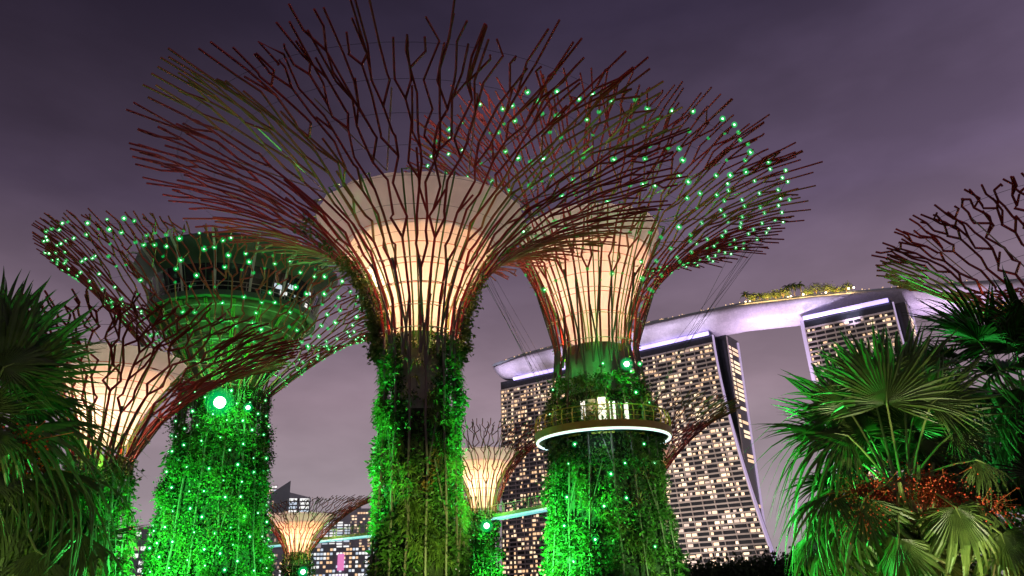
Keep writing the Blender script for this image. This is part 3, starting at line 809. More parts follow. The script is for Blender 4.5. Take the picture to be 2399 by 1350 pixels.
for x0, x1, mm, zz in ((1362, 1371, 'door_lit', 2.2), (1372, 1396, 'kiosk', 2.3), (1402, 1421, 'door_lit', 2.4), (1428, 1431, 'door_lit', 2.0), (1440, 1443, 'door_lit', 2.0), (1470, 1473, 'door_lit', 1.9)):
    a0, a1 = on_deck(x0, 5.1), on_deck(x1, 5.1); m = MB()
    pts = [(5.1 * math.cos(a), 5.1 * math.sin(a), zp + .7) for a in (a0, a1)] + [(4.6 * math.cos(a), 4.6 * math.sin(a), zp + .7) for a in (a1, a0)]
    m.prism(pts, (0, 0, zz)); m.build('lift_door' if mm == 'door_lit' else 'kiosk', M[mm], r0)
light('POINT', 'deck_light', r0, (math.cos(tb) * 5.8, math.sin(tb) * 5.8, zp + 2.4), 120, (1, .75, .45), size=.2)
for s_ in (-1, 1):
    light('POINT', 'deck_light', r0, (math.cos(tb + s_ * .9) * 5.9, math.sin(tb + s_ * .9) * 5.9, zp + 2.6), 90, (1, .8, .4), size=.2)
light('POINT', 'deck_light', r0, (math.cos(tb) * 6.2, math.sin(tb) * 6.2, zp - 1.2), 160, (.4, .85, .8), size=.3)
# thin guy wires hanging from the crown
for i in range(14):
    th = tb + (-1 if i % 2 else 1) * (1.1 + .07 * i)
    p = B['S'](.90 + .012 * (i % 4), th); q = Vector(((B['trunk_r'](18) + .4) * math.cos(th), (B['trunk_r'](18) + .4) * math.sin(th), 17 + .35 * i))
    m = MB(); m.tube([p, q], .018, 3); m.build('guy_wire', M['wire'], r0)

# ------------------------------------------------------------------ skyway bridge between the trees
ZB = 12.0
bp = [atz(x, y, ZB) for x, y in ((560, 1291), (605, 1285), (740, 1272), (870, 1258), (985, 1245), (1090, 1230), (1200, 1212), (1300, 1193), (1360, 1180))]
bridge = empty('walkway_bridge', (bp[0].x, bp[0].y, 0), 'curved aerial walkway with a cyan light strip strung between the tree towers', 'bridge')
off = Vector((bp[0].x, bp[0].y, 0))
def along(path, n):
    L = [0]
    for a, b in zip(path, path[1:]): L.append(L[-1] + (b - a).length)
    o = []
    for i in range(n):
        t = L[-1] * i / (n - 1); j = max(q for q in range(len(L)) if L[q] <= t + 1e-9); j = min(j, len(path) - 2)
        o.append(path[j].lerp(path[j + 1], (t - L[j]) / (L[j + 1] - L[j])))
    return o
bpn = along(bp, 60)
def side_vec(i, path):
    t = path[min(i + 1, len(path) - 1)] - path[max(i - 1, 0)]; t.z = 0; t.normalize(); s = Vector((t.y, -t.x, 0))
    return s if s.dot(EYE - path[i]) > 0 else -s
def ribbon(mb, path, w0, w1, z0, z1):                    # box-section strip along the path
    v = []; f = []
    for i, p in enumerate(path):
        s = side_vec(i, path)
        v += [p - off + s * w0 + Vector((0, 0, z0)), p - off + s * w1 + Vector((0, 0, z0)), p - off + s * w1 + Vector((0, 0, z1)), p - off + s * w0 + Vector((0, 0, z1))]
    for i in range(len(path) - 1):
        for k_ in range(4): f.append((i * 4 + k_, i * 4 + (k_ + 1) % 4, i * 4 + 4 + (k_ + 1) % 4, i * 4 + 4 + k_))
    f += [(0, 3, 2, 1), tuple(len(v) - 4 + q for q in range(4))]
    mb.add(v, f)
m = MB(); ribbon(m, bpn, -1.0, 1.0, .25, .72); m.build('deck', M['walk'], bridge)
m = MB(); ribbon(m, bpn, -.5, 1.08, -.04, .22); m.build('light_strip', M['cyan_led'], bridge)
for s_ in (-.95, .95):
    m = MB(); m.tube([p - off + side_vec(i, bpn) * s_ + Vector((0, 0, 1.95)) for i, p in enumerate(bpn)], .05, 4); m.build('handrail', M['hoop'], bridge)
    for i, p in enumerate(bpn[::2]):
        m = MB(); m.box(p - off + side_vec(i * 2, bpn) * s_ + Vector((0, 0, 1.35)), (.07, .07, 1.2)); m.build('railing_post', M['hoop'], bridge)

for i in range(6, 56, 7):
    p = bpn[i] - off + side_vec(i, bpn) * 2.6 + Vector((0, 0, 1.2))
    light('POINT', 'walkway_fill', bridge, p, 420, (.55, 1, .35), size=.2)  # fill lamps added beside the walkway to brighten the people on it
# people on the walkway: one continuous skinned body per pose
def person_mesh(pose):
    r = random.Random(pose)
    J = {'pelvis': (0, 0, .92), 'spine': (0, .01, 1.12), 'chest': (0, 0, 1.36), 'neck': (0, 0, 1.50), 'head': (0, .02, 1.60), 'crown': (0, .01, 1.71)}
    rad = {'pelvis': .15, 'spine': .13, 'chest': .155, 'neck': .055, 'head': .10, 'crown': .075}
    E = [('pelvis', 'spine'), ('spine', 'chest'), ('chest', 'neck'), ('neck', 'head'), ('head', 'crown')]
    for s_, n_ in ((-1, 'l'), (1, 'r')):
        step = (.16 if pose == 1 else .03) * s_
        J.update({'hip' + n_: (.10 * s_, 0, .86), 'knee' + n_: (.11 * s_, step * .6, .47), 'ank' + n_: (.11 * s_, step, .08), 'toe' + n_: (.12 * s_, step + .16, .035)})
        rad.update({'hip' + n_: .10, 'knee' + n_: .068, 'ank' + n_: .05, 'toe' + n_: .035})
        sh = 'sh' + n_; J[sh] = (.20 * s_, 0, 1.42); rad[sh] = .065
        if pose == 2: el, ha = (.30 * s_, .16, 1.22), (.14 * s_, .36, 1.38)
        elif pose == 1: el, ha = (.25 * s_, -.12 * s_, 1.14), (.24 * s_, .10 - .1 * s_, .93)
        elif pose == 3: el, ha = (.27 * s_, .10, 1.17), (.18 * s_, .34, 1.10)
        else: el, ha = (.25 * s_, -.02, 1.14), (.25 * s_, .06, .90)
        J['el' + n_] = el; J['ha' + n_] = ha; J['fi' + n_] = tuple(h + (h - e) * .28 for h, e in zip(ha, el)); rad.update({'el' + n_: .048, 'ha' + n_: .036, 'fi' + n_: .025})
        E += [('pelvis', 'hip' + n_), ('hip' + n_, 'knee' + n_), ('knee' + n_, 'ank' + n_), ('ank' + n_, 'toe' + n_), ('chest', sh), (sh, 'el' + n_), ('el' + n_, 'ha' + n_), ('ha' + n_, 'fi' + n_)]
    ks = list(J); me = bpy.data.meshes.new('body'); me.from_pydata([J[q] for q in ks], [(ks.index(a), ks.index(b)) for a, b in E], [])
    o = bpy.data.objects.new('body_tmp', me); COL.objects.link(o)
    o.modifiers.new('skin', 'SKIN'); sub = o.modifiers.new('sub', 'SUBSURF'); sub.levels = sub.render_levels = 1
    for i, q in enumerate(ks):
        sv = me.skin_vertices[0].data[i]; sv.radius = (rad[q], rad[q] * (.75 if q in ('pelvis', 'spine', 'chest') else 1)); sv.use_root = (q == 'pelvis')
    dg = bpy.context.evaluated_depsgraph_get()
    res = bpy.data.meshes.new_from_object(o.evaluated_get(dg)); bpy.data.objects.remove(o); bpy.data.meshes.remove(me)
    res.materials.clear(); res.materials.append(M['cloth_dark' if pose != 3 else 'cloth_pale'])
    return res
pm = [person_mesh(i) for i in range(4)]
DESC = ['standing with arms down', 'walking along', 'raising both hands to the face', 'leaning hands on the rail']
def hairmesh():
    m = MB(); m.ball((0, -.005, 1.66), .112, 10, 7, 1.0); m.v = [(x, y, max(z, 1.63)) if y > .03 else (x, y, max(z, 1.56)) for x, y, z in m.v]
    return m.data('hair', M['black'], True)
hair = hairmesh()
pcols = [(757, 0), (786, 1), (820, 2), (829, 1), (846, 3), (858, 0), (866, 1), (1174, 1), (1181, 2), (1211, 0), (1230, 2), (1243, 1), (1249, 0), (1256, 3), (1267, 1), (1275, 2), (705, 0), (716, 3)]
WHERE = {0: 'left'}
prnd = random.Random(9)
for k_, (px_, pose) in enumerate(pcols):
    j = min(range(len(bpn)), key=lambda i: abs(proj(bpn[i])[0] - px_)); a, b = (bpn[max(j - 1, 0)], bpn[min(j + 1, len(bpn) - 1)])
    pa, pb = proj(a)[0], proj(b)[0]; p = a.lerp(b, (px_ - pa) / (pb - pa))
    s = side_vec(j, bpn); near = prnd.uniform(.1, .6)
    part = 'left stretch' if px_ < 1000 else 'right stretch'
    base = p + s * near + Vector((0, 0, .75))
    o = link('person', pm[pose], None, base)
    o.rotation_euler = (0, 0, math.atan2(s.y, s.x) - PI / 2 + prnd.uniform(-.9, .9)); sc_ = prnd.uniform(.97, 1.08); o.scale = (sc_,) * 3
    idx = sorted([q[0] for q in pcols if (q[0] < 1000) == (px_ < 1000)]).index(px_) + 1
    nth = ['first', 'second', 'third', 'fourth', 'fifth', 'sixth', 'seventh', 'eighth', 'ninth', 'tenth'][idx - 1]
    tag(o, '%s person from the left on the walkway\'s %s, %s' % (nth, part, DESC[pose]), 'person', 'people on the walkway')
    link('hair', hair, o)

for px_, pose, ds in ((1300, 3, 'leaning on the rail at the left side'), (1450, 0, 'standing by the lit doors'), (1508, 2, 'raising both hands near the right side')):
    a = on_deck(px_, 5.9); o = link('person', pm[pose], None, Vector((B['X'] + 5.9 * math.cos(a), B['Y'] + 5.9 * math.sin(a), zp + .78)))
    o.rotation_euler = (0, 0, a - PI / 2); tag(o, 'person on the round viewing platform, ' + ds, 'person'); link('hair', hair, o)

# ------------------------------------------------------------------ the three hotel towers and the roof deck
ZT = 190.0
def tower(pl, pr, label, nbay, lit_frac, seed, left_shift=0.0, right_shift=0.0, depth=9.0, end=True, left_edge=True, gapx=22.0, floor_h=3.75, strip_in=0.0):
    """pl, pr: top corners of the front face (world, z = ZT); shifts: how far the face's feet slide along it"""
    rnd = random.Random(seed)
    pl = Vector((pl.x, pl.y, 0)); pr = Vector((pr.x, pr.y, 0))
    u = (pr - pl); W = u.length; u.normalize()
    nrm = Vector((u.y, -u.x, 0));
    if nrm.dot(-pl) < 0: nrm = -nrm
    root = empty('hotel_tower', pl, label, 'hotel tower')
    Q = lambda s, z, o=0.0: u * s + nrm * o + Vector((0, 0, z))
    sh = lambda z: (1 - z / ZT) ** 1.7
    L = lambda z: left_shift * sh(z)
    Rr_ = lambda z: W + right_shift * sh(z)
    zs = [ZT * i / 16 for i in range(17)]
    # body of the front slab
    m = MB(); v = []; f = []
    for z in zs: v += [Q(L(z), z, -.9), Q(Rr_(z), z, -.9), Q(Rr_(z), z, -depth), Q(L(z), z, -depth)]
    for i in range(16):
        for k_ in range(4): f.append((i * 4 + k_, i * 4 + (k_ + 1) % 4, i * 4 + 4 + (k_ + 1) % 4, i * 4 + 4 + k_))
    f.append((64, 65, 66, 67)); m.add(v, f); m.build('front_slab', M['glass'], root)
    nf = int((ZT - 8) / floor_h)
    for i in range(nf + 1):
        z = ZT - 7 - i * floor_h
        if z < 2: break
        m = MB(); m.prism([Q(L(z) + .2, z, -.95), Q(Rr_(z) - .2, z, -.95), Q(Rr_(z) - .2, z, .45), Q(L(z) + .2, z, .45)], (0, 0, 1.15)); m.build('balcony_band', M['tower_wall'], root)
    bays = [i / nbay for i in range(nbay + 1)]
    for b in bays:
        m = MB(); v = []; f = []
        for z in zs:
            x = L(z) + (Rr_(z) - L(z)) * b; x = min(max(x, L(z) + .35), Rr_(z) - .35)
            zc = min(z, ZT - 6)
            v += [Q(x - .3, zc, -.93), Q(x + .3, zc, -.93), Q(x + .3, zc, .25), Q(x - .3, zc, .25)]
        for i in range(16):
            for k_ in range(4): f.append((i * 4 + k_, i * 4 + (k_ + 1) % 4, i * 4 + 4 + (k_ + 1) % 4, i * 4 + 4 + k_))
        m.add(v, f); m.build('wall_fin', M['tower_wall'], root)
    # rooms with the lights on
    wins = []
    for i in range(nf):
        zlo = ZT - 7 - i * floor_h + 1.22 - floor_h
        if zlo < 2: continue
        band = .5 + .5 * math.sin(i * .9 + seed)
        for b in range(nbay * 2):
            colw = .5 + .5 * math.sin(b * 1.7 + seed * 2 + i * .13)
            pr_ = lit_frac * (.45 + .7 * band * .6 + .8 * colw)
            if i == 0: pr_ = .7
            if i in (nf * 2 // 3, nf * 2 // 3 + 1) and seed != 1: pr_ = .0
            if rnd.random() < pr_:
                zt = zlo + floor_h - 1.25
                x0 = L(zlo) + (Rr_(zlo) - L(zlo)) * (b + .08) / (nbay * 2); x1 = L(zlo) + (Rr_(zlo) - L(zlo)) * (b + .92) / (nbay * 2)
                r_ = rnd.random()
                if r_ < .42: x1 = x0 + (x1 - x0) * .5
                elif r_ < .6: x0 = x0 + (x1 - x0) * .4
                wins.append((x0, x1, zlo + .15, zt - rnd.choice((.2, .3, .8)), rnd.choice(('win_warm', 'win_warm', 'win_warm', 'win_bright', 'win_bright', 'win_dim'))))
    def near_key(w): return proj(root.location + Q((w[0] + w[1]) / 2, w[2]))[0]
    rnd.shuffle(wins)
    wins.sort(key=lambda w: -w[2])
    rest = MB(); order = ['win_warm', 'win_bright', 'win_dim']
    for i, (x0, x1, z0, z1, mm) in enumerate(wins):
        quad = [Q(x0, z0, -.85), Q(x1, z0, -.85), Q(x1, z1, -.85), Q(x0, z1, -.85)]
        if i < 100:
            m = MB(); m.add(quad, [(0, 1, 2, 3)]); m.build('window', M[mm], root)
        else:
            rest.cur = order.index(mm); rest.add(quad, [(0, 1, 2, 3)])
    if rest.f: tag(rest.build('window', [M[q] for q in order], root), kind='stuff')
    # end edge walls, their floodlight put in as emission
    def edge(side, o0, o1, w, name='painted_glow_edge'):
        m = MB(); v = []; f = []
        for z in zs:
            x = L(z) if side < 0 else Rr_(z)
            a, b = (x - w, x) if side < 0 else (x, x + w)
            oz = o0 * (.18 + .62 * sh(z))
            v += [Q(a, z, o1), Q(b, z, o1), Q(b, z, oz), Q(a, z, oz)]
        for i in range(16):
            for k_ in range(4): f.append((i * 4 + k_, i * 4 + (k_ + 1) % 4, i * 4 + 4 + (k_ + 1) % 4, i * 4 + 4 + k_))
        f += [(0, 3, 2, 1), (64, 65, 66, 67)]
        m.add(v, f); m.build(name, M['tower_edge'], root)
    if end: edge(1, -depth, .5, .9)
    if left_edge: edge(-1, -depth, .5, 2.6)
    # crown: dark recessed top floor and its lit strip
    m = MB(); m.prism([Q(.6, ZT - 5.9, .1), Q(W - .6, ZT - 5.9, .1), Q(W - .6, ZT - 5.9, -depth), Q(.6, ZT - 5.9, -depth)], (0, 0, 7.5)); m.build('top_storey', M['glass'], root)
    m = MB(); m.tube([Q(1 + strip_in, ZT + 1.4, 2.4), Q(W - 2, ZT + 1.4, 2.4)], 1.6, 10); m.build('light_strip', M['purple_led'], root)
    if end:
        # rear slab, standing plumb behind, and the glazed end between the two
        g2 = depth + gapx
        m = MB(); m.prism([Q(0, 0, -depth - 2.5), Q(W + 7, 0, -depth - 2.5), Q(W + 7, 0, -g2 - 6), Q(0, 0, -g2 - 6)], (0, 0, ZT + 2)); m.build('rear_slab', M['glass'], root)
        m = MB(); m.prism([Q(W + 7.02, 0, -g2 - 3.6), Q(W + 8.0, 0, -g2 - 3.6), Q(W + 8.0, 0, -g2 - 6), Q(W + 7.02, 0, -g2 - 6)], (0, 0, ZT)); m.build('painted_glow_edge', M['tower_edge'], root)
        m = MB(); m.prism([Q(W + 7.02, 0, -depth - 2.5), Q(W + 7.6, 0, -depth - 2.5), Q(W + 7.6, 0, -depth - 4.0), Q(W + 7.02, 0, -depth - 4.0)], (0, 0, ZT)); m.build('wall_fin', M['tower_wall'], root)
        for i in range(nf):
            z = ZT - 9 - i * floor_h
            if z < 40: break
            for o0, o1, pp in ((-depth - 4.6, -depth - 10.5, .8), (-depth - 12.5, -g2 - 3.0, .85)):
                if rnd.random() < (pp if i < 14 else .3):
                    m = MB(); m.add([Q(W + 7.06, z, o0), Q(W + 7.06, z, o1), Q(W + 7.06, z + 2.4, o1), Q(W + 7.06, z + 2.4, o0)], [(0, 1, 2, 3)]); m.build('end_window', M['win_bright' if rnd.random() < .5 else 'win_warm'], root)
    fl = Q(W * .5, 3, 150)
    light('SPOT', 'facade_fill', root, fl, 820000, (1, .82, .71), Q(W * .5, ZT * .42, 0), 75, .9, 1.0)  # added fill lamp standing in for city glow on the front face
    return root, u, nrm, W
PL = atz(1172, 900, ZT); PLr = atz(1345, 862, ZT)
PMl = atz(1432, 838, ZT); PMr = atz(1668, 785, ZT)
PRl = atz(1882, 752, ZT); PRr = atz(2090, 708, ZT)
tower(PL, PLr, 'hotel tower behind the platform tree, farthest left of the three under the roof deck', 11, .52, 1, left_shift=-5, right_shift=8, strip_in=17.0, end=False, left_edge=False)
tower(PMl, PMr, 'middle hotel tower with flaring right edge, right of the platform tree', 11, .52, 2, right_shift=27, left_edge=False)
tower(PRl, PRr, 'hotel tower behind the large fan palm, farthest right of the three', 9, .28, 3, left_shift=12, right_shift=20)

# roof deck: a long curved hull across the three towers
zt_h = 207.0
hp = [atz(x, y, zt_h) for x, y in ((1152, 858), (1225, 833), (1300, 813), (1400, 788), (1500, 764), (1620, 737), (1740, 712), (1900, 694), (2080, 678), (2250, 664), (2420, 655), (2600, 655))]
hn = along(hp, 70)
off = Vector((hp[0].x, hp[0].y, 0))
roof = empty('roof_deck', off, 'long boat shaped roof deck lit violet across the tops of the hotel towers', 'roof deck')
sect = [(0, 0), (-.6, -2.2), (1.2, -4.6), (5.0, -9.5), (10.5, -13.4), (17, -15.6), (23, -15.6), (30, -12.5), (36, -6), (38, 0)]
m = MB(); v = []; f = []; ns = len(sect)
for i, p in enumerate(hn):
    s = -side_vec(i, hn)
    e = min(1.0, .72 + .28 * math.sin(min(1.0, i / 6.0) * PI / 2))
    for (w, dz) in sect: v.append(p - off + s * (19 + (w - 19) * (.55 + .45 * e)) - s * (0 if True else 0) + Vector((0, 0, dz * e)))
for i in range(len(hn) - 1):
    for k_ in range(ns): f.append((i * ns + k_, i * ns + (k_ + 1) % ns, (i + 1) * ns + (k_ + 1) % ns, (i + 1) * ns + k_))
f += [tuple(range(ns))[::-1], tuple((len(hn) - 1) * ns + q for q in range(ns))]
m.add(v, f); m.build('hull', M['hull'], roof, True)
m = MB(); ribbon(m, hn, -1.2, -.9, .02, 1.6); m.build('parapet', M['city_dark'], roof)
m = MB(); ribbon(m, hn[:26], -7.0, -3.0, .05, 3.2); m.build('roof_pavilion', M['city_dark'], roof)
# hull wash: lamps on the tower tops and at the gaps throw violet light up at the belly
for px_, e in ((1745, 1.0), (1785, 1.0), (1825, 1.0), (1862, .9), (2130, 1.0), (2180, 1.0), (2240, 1.0), (2320, 1.0)):
    j = min(range(len(hn)), key=lambda i: abs(proj(hn[i])[0] - px_)); s = -side_vec(j, hn)
    p = hn[j] + s * 4.0; p.z = 118
    light('SPOT', 'hull_light', roof, p - off, 200000 * e, (.84, .62, 1.0), hn[j] + s * 16 - off, 60, 1.0, 1.5)
for px_ in (1175, 1230, 1300, 1460, 1540, 1620, 1900, 1980, 2060):       # front lip wash above each tower's light strip
    j = min(range(len(hn)), key=lambda i: abs(proj(hn[i])[0] - px_)); s = -side_vec(j, hn)
    p = hn[j] - s * 16; p.z = 176
    light('SPOT', 'hull_light', roof, p - off, (70000 if px_ < 1200 else 48000), (.80, .66, 1.0), hn[j] + s * 3 - off + Vector((0, 0, -2)), 80, 1.0, 1.5)
# lamps, people-sized warm glow along the terrace
lr = random.Random(6)
wb = MB(); wb.ball((0, 0, 0), .75, 8, 6); wbd = wb.data('lamp', M['warm_bulb'], True)
sb = MB(); sb.ball((0, 0, 0), .42, 6, 4); sbd = sb.data('lamp', M['win_warm'], True)
for px_ in list(range(1172, 1300, 9)) + list(range(1500, 1735, 8)) + list(range(2020, 2300, 12)):
    j = min(range(len(hn)), key=lambda i: abs(proj(hn[i])[0] - px_)); s = side_vec(j, hn); t = lr.uniform(-1, 1)
    j2 = min(max(j + (1 if t > 0 else -1), 0), len(hn) - 1)
    p = hn[j].lerp(hn[j2], abs(t) * .5) + s * (-2.4) + Vector((0, 0, lr.uniform(1.7, 2.9)))
    link('lamp', sbd, roof, p - off)
for px_, py_ in ((1747, 708), (1757, 707), (1800, 705), (1846, 697), (1853, 695), (1882, 690), (1890, 693), (1925, 690), (1935, 686), (1988, 676), (2000, 674), (1688, 735)):
    link('lamp', wbd, roof, atz(px_, py_, zt_h + 3.0) - off + Vector((0, 0, 0)))
m = MB(); m.ball(atz(1163, 868, 203.5) - off, .9, 8, 6); m.build('warning_lamp', M['red_bulb'], roof, True)
# garden on the roof: each tree on its own
def small_palm(P, h, cr_, label, grp, cat='palm', mat_='leaf', seed=0):
    rr = random.Random(seed)
    root = empty('palm_tree', P, label, cat, grp)
    m = MB(); m.tube([(0, 0, 0), (rr.uniform(-.2, .2), 0, h * .5), (rr.uniform(-.3, .3), 0, h)], [.3, .22, .18], 5); m.build('trunk', M['bark'], root)
    m = MB()
    for q in range(13):
        a = q * 2.4; up = rr.uniform(-.3, .9); L = cr_ * rr.uniform(.8, 1.15)
        pr = None; pts = []
        for t in (0, .35, .7, 1.0):
            r = L * t; pts.append(Vector((r * math.cos(a) * .9, r * math.sin(a) * .9, h + L * (up * t - .75 * t * t))))
        sv = Vector((-math.sin(a), math.cos(a), 0)); w = [.1, .55, .5, .05]
        vs = []
        for p, ww in zip(pts, w): vs += [p + sv * ww * cr_ * .3 - Vector((0, 0, .15 * ww)), p + Vector((0, 0, .1)), p - sv * ww * cr_ * .3 - Vector((0, 0, .15 * ww))]
        m.add(vs, [(i * 3 + k_, i * 3 + k_ + 1, i * 3 + k_ + 4, i * 3 + k_ + 3) for i in range(3) for k_ in (0, 1)])
    m.build('crown', M[mat_], root)
    return root
def bushy_tree(P, h, w, label, grp, seed, nm='bushy_tree', dens=60, mat_='leaf', leaf=(.5, 1.1)):
    rr = random.Random(seed); root = empty(nm, P, label, 'tree', grp)
    m = MB(); m.tube([(0, 0, 0), (.1, 0, h * .4), (0, .1, h * .75)], [w * .05, w * .04, w * .02], 6)
    for q in range(5):
        a = q * 1.3 + seed; m.tube([(.05, 0, h * .4), (w * .3 * math.cos(a), w * .3 * math.sin(a), h * .75)], [w * .03, w * .01], 4)
    m.build('trunk', M['bark'], root)
    c, n = [], []
    for q in range(dens):
        a = rr.uniform(0, 2 * PI); b = rr.uniform(-.6, 1.4); q_ = rr.uniform(.5, 1.0)
        nn = Vector((math.cos(a) * math.cos(b), math.sin(a) * math.cos(b), math.sin(b)))
        c.append((nn.x * w * .5 * q_, nn.y * w * .5 * q_, h * .62 + nn.z * h * .38 * q_)); n.append(nn)
    leaf_cloud('crown', c, n, M[mat_], root, leaf, 16, w * .09, aspect=.6)
    return root
rt = [(1750, 'p', 9, 4.2), (1768, 'b', 7, 8), (1783, 'p', 7, 3.6), (1800, 'b', 6.5, 9), (1820, 'b', 7.5, 8), (1838, 'b', 8.0, 10), (1851, 'p', 11, 4.0), (1866, 'p', 12, 4.0), (1882, 'p', 12, 3.8), (1896, 'b', 6, 9), (1918, 'b', 9, 10), (1945, 'b', 8, 11), (1966, 'b', 5.5, 9), (1990, 'b', 7.5, 8)]
nb = npalm = 0
ORD = ['first', 'second', 'third', 'fourth', 'fifth', 'sixth', 'seventh', 'eighth', 'ninth']
for i, (px_, kd, h, w) in enumerate(rt):
    j = min(range(len(hn)), key=lambda q: abs(proj(hn[q])[0] - px_)); s = side_vec(j, hn)
    a, b = hn[max(j - 1, 0)], hn[min(j + 1, len(hn) - 1)]; p = a.lerp(b, (px_ - proj(a)[0]) / (proj(b)[0] - proj(a)[0])) - s * 6.0
    if kd == 'p':
        small_palm(p, h * 1.1, w * 1.25, '%s palm from the left on the lit roof deck garden' % ORD[npalm], 'palms on the roof deck', seed=i, mat_='leaf_d'); npalm += 1
    else:
        t = bushy_tree(p, h * 1.3, w * 1.1, '%s leafy tree from the left in the lit roof deck garden' % ORD[nb], 'leafy trees on the roof deck', i, dens=46, mat_='leaf_y'); nb += 1
    if i % 2 == 0 or kd == 'b':
        light('POINT', 'garden_light', roof, p + s * 5.0 + Vector((0, 0, 3.2)) - off, 3800, (1, .66, .22), size=.4)

# ------------------------------------------------------------------ city skyline far behind
def block(px0, px1, ytop, d, label, wall, wmats, nfl, ncol, frac, seed, ytop2=None, depth=30, parts=None, wh=.55):
    rnd = random.Random(seed)
    a = at(px0, ytop, d); b = at(px1, ytop, d)
    zt1 = a.z; zt2 = at(px1, ytop2 if ytop2 else ytop, d).z if ytop2 else b.z
    zt2 = zt2 if ytop2 else zt1
    a.z = b.z = 0; u = (b - a); W = u.length; u.normalize(); n = Vector((u.y, -u.x, 0)); n = n if n.dot(-a) > 0 else -n
    root = empty('office_block', a, label, 'building')
    zm = min(zt1, zt2)
    m = MB(); m.prism([Vector((0, 0, 0)), u * W, u * W + Vector((0, 0, zt2)), Vector((0, 0, zt1))], -n * depth); m.build('wall', M[wall], root)
    cand = []
    fh = zm / nfl
    for i in range(nfl):
        for c in range(ncol):
            if rnd.random() < frac: cand.append((i, c))
    cand.sort(key=lambda q: -q[0])
    rest = MB()
    for q, (i, c) in enumerate(cand):
        x0 = W * (c + .12) / ncol; x1 = W * (c + .88) / ncol; z0 = i * fh + fh * .2; z1 = z0 + fh * wh
        quad = [u * x0 + n * .12 + Vector((0, 0, z0)), u * x1 + n * .12 + Vector((0, 0, z0)), u * x1 + n * .12 + Vector((0, 0, z1)), u * x0 + n * .12 + Vector((0, 0, z1))]
        k_ = rnd.randrange(len(wmats))
        if q < 100:
            m = MB(); m.add(quad, [(0, 1, 2, 3)]); m.build('window', M[wmats[k_]], root)
        else:
            rest.cur = k_; rest.add(quad, [(0, 1, 2, 3)])
    if rest.f: tag(rest.build('window', [M[q] for q in wmats], root), kind='stuff')
    m = MB(); m.box(u * W * .3 - n * 8 + Vector((0, 0, zm + 1.2)), (W * .2, 5, 2.4)); m.build('roof_plant', M['city_dark'], root)
    return root, u, n, W, zm
bl = block(304, 420, 1243, 520, 'office block with bright floors and a red roof lamp, left of the lamp covered tree', 'city_dark', ['win_white', 'win_warm', 'win_white', 'win_dim'], 11, 8, .6, 1)
m = MB(); m.ball(Vector((1, 0, bl[4] + 1.5)), 1.3, 8, 6); m.build('warning_lamp', M['red_bulb'], bl[0], True)
block(262, 312, 1322, 700, 'low dark office block at the foot of the left palm', 'city', ['win_dim', 'win_blue'], 4, 6, .3, 2)
block(596, 650, 1136, 900, 'pale blue lit tower with a red sign behind the pointed dark one', 'city', ['win_white', 'win_blue', 'win_white'], 30, 7, .92, 3)
sg = MB(); q = at(621, 1151, 898); sg.box((q.x, q.y, q.z), (7, 1, 5)); tag(sg.build('roof_sign', M['red_bulb']), 'small red sign high on the pale blue lit tower', 'sign')
block(632, 679, 1158, 860, 'dark tower with a slanted pointed roof in the skyline', 'city_dark', ['win_warm', 'win_dim'], 20, 8, .16, 4, ytop2=1126, depth=26)
block(672, 729, 1152, 940, 'tower with blue white lit floor bands right of the pointed one', 'city', ['win_blue', 'win_white', 'win_blue'], 26, 2, .95, 5, ytop2=1166, wh=.6)
block(602, 668, 1288, 560, 'dark office block with a few warm windows under the left walkway', 'city', ['win_warm', 'win_dim', 'win_white'], 14, 12, .40, 6)
block(668, 728, 1255, 640, 'grey block with scattered windows behind the small left steel tree', 'city', ['win_warm', 'win_dim', 'win_white'], 16, 11, .42, 7)
bl = block(720, 885, 1284, 540, 'wide office block with a grid of white lit windows and a pink sign', 'city_dark', ['win_white', 'win_white', 'win_warm', 'win_blue'], 13, 22, .72, 8)
m = MB(); W_ = bl[3]; m.box(bl[1] * W_ * .48 + bl[2] * .6 + Vector((0, 0, bl[4] * .73)), (4.0, 1.0, 10)); m.build('pink_sign', M['pink'], bl[0])
m = MB(); m.box(bl[1] * W_ * .465 + bl[2] * .6 + Vector((0, 0, bl[4] * .30)), (4.0, 1.0, 13)); m.build('violet_sign', M['violet'], bl[0])
block(755, 822, 1222, 780, 'slim tower with pale violet lit face above the left walkway', 'city', ['win_white', 'win_blue'], 30, 4, .9, 9, ytop2=1205)
block(812, 895, 1192, 820, 'brownish tower with many warm windows beside the central trunk', 'city', ['win_warm', 'win_bright', 'win_dim'], 30, 13, .42, 10)
block(1060, 1118, 1262, 700, 'pink lit tower low between the central trunk and small steel tree', 'city', ['pink', 'win_white', 'violet'], 14, 6, .35, 11)
block(1040, 1105, 1310, 600, 'low block with mixed lights at the foot of the central trunk', 'city_dark', ['win_white', 'win_warm', 'win_blue'], 6, 8, .5, 12)

# low dark trees along the bottom right horizon
hd = random.Random(3)
for i, (px_, py_, w) in enumerate(((1655, 1342, 14), (1700, 1338, 15), (1745, 1336, 15), (1790, 1332, 16), (1838, 1325, 17), (1888, 1322, 18), (1940, 1318, 18))):
    P = at(px_, py_, 190); h = P.z; P.z = 0
    bushy_tree(P, h * 1.02, w, '%s dark tree from the left along the foot of the middle hotel tower' % ORD[i], 'dark trees at the bottom right', 60 + i, 'garden_tree', 90, 'leaf_d', (.6, 1.4))

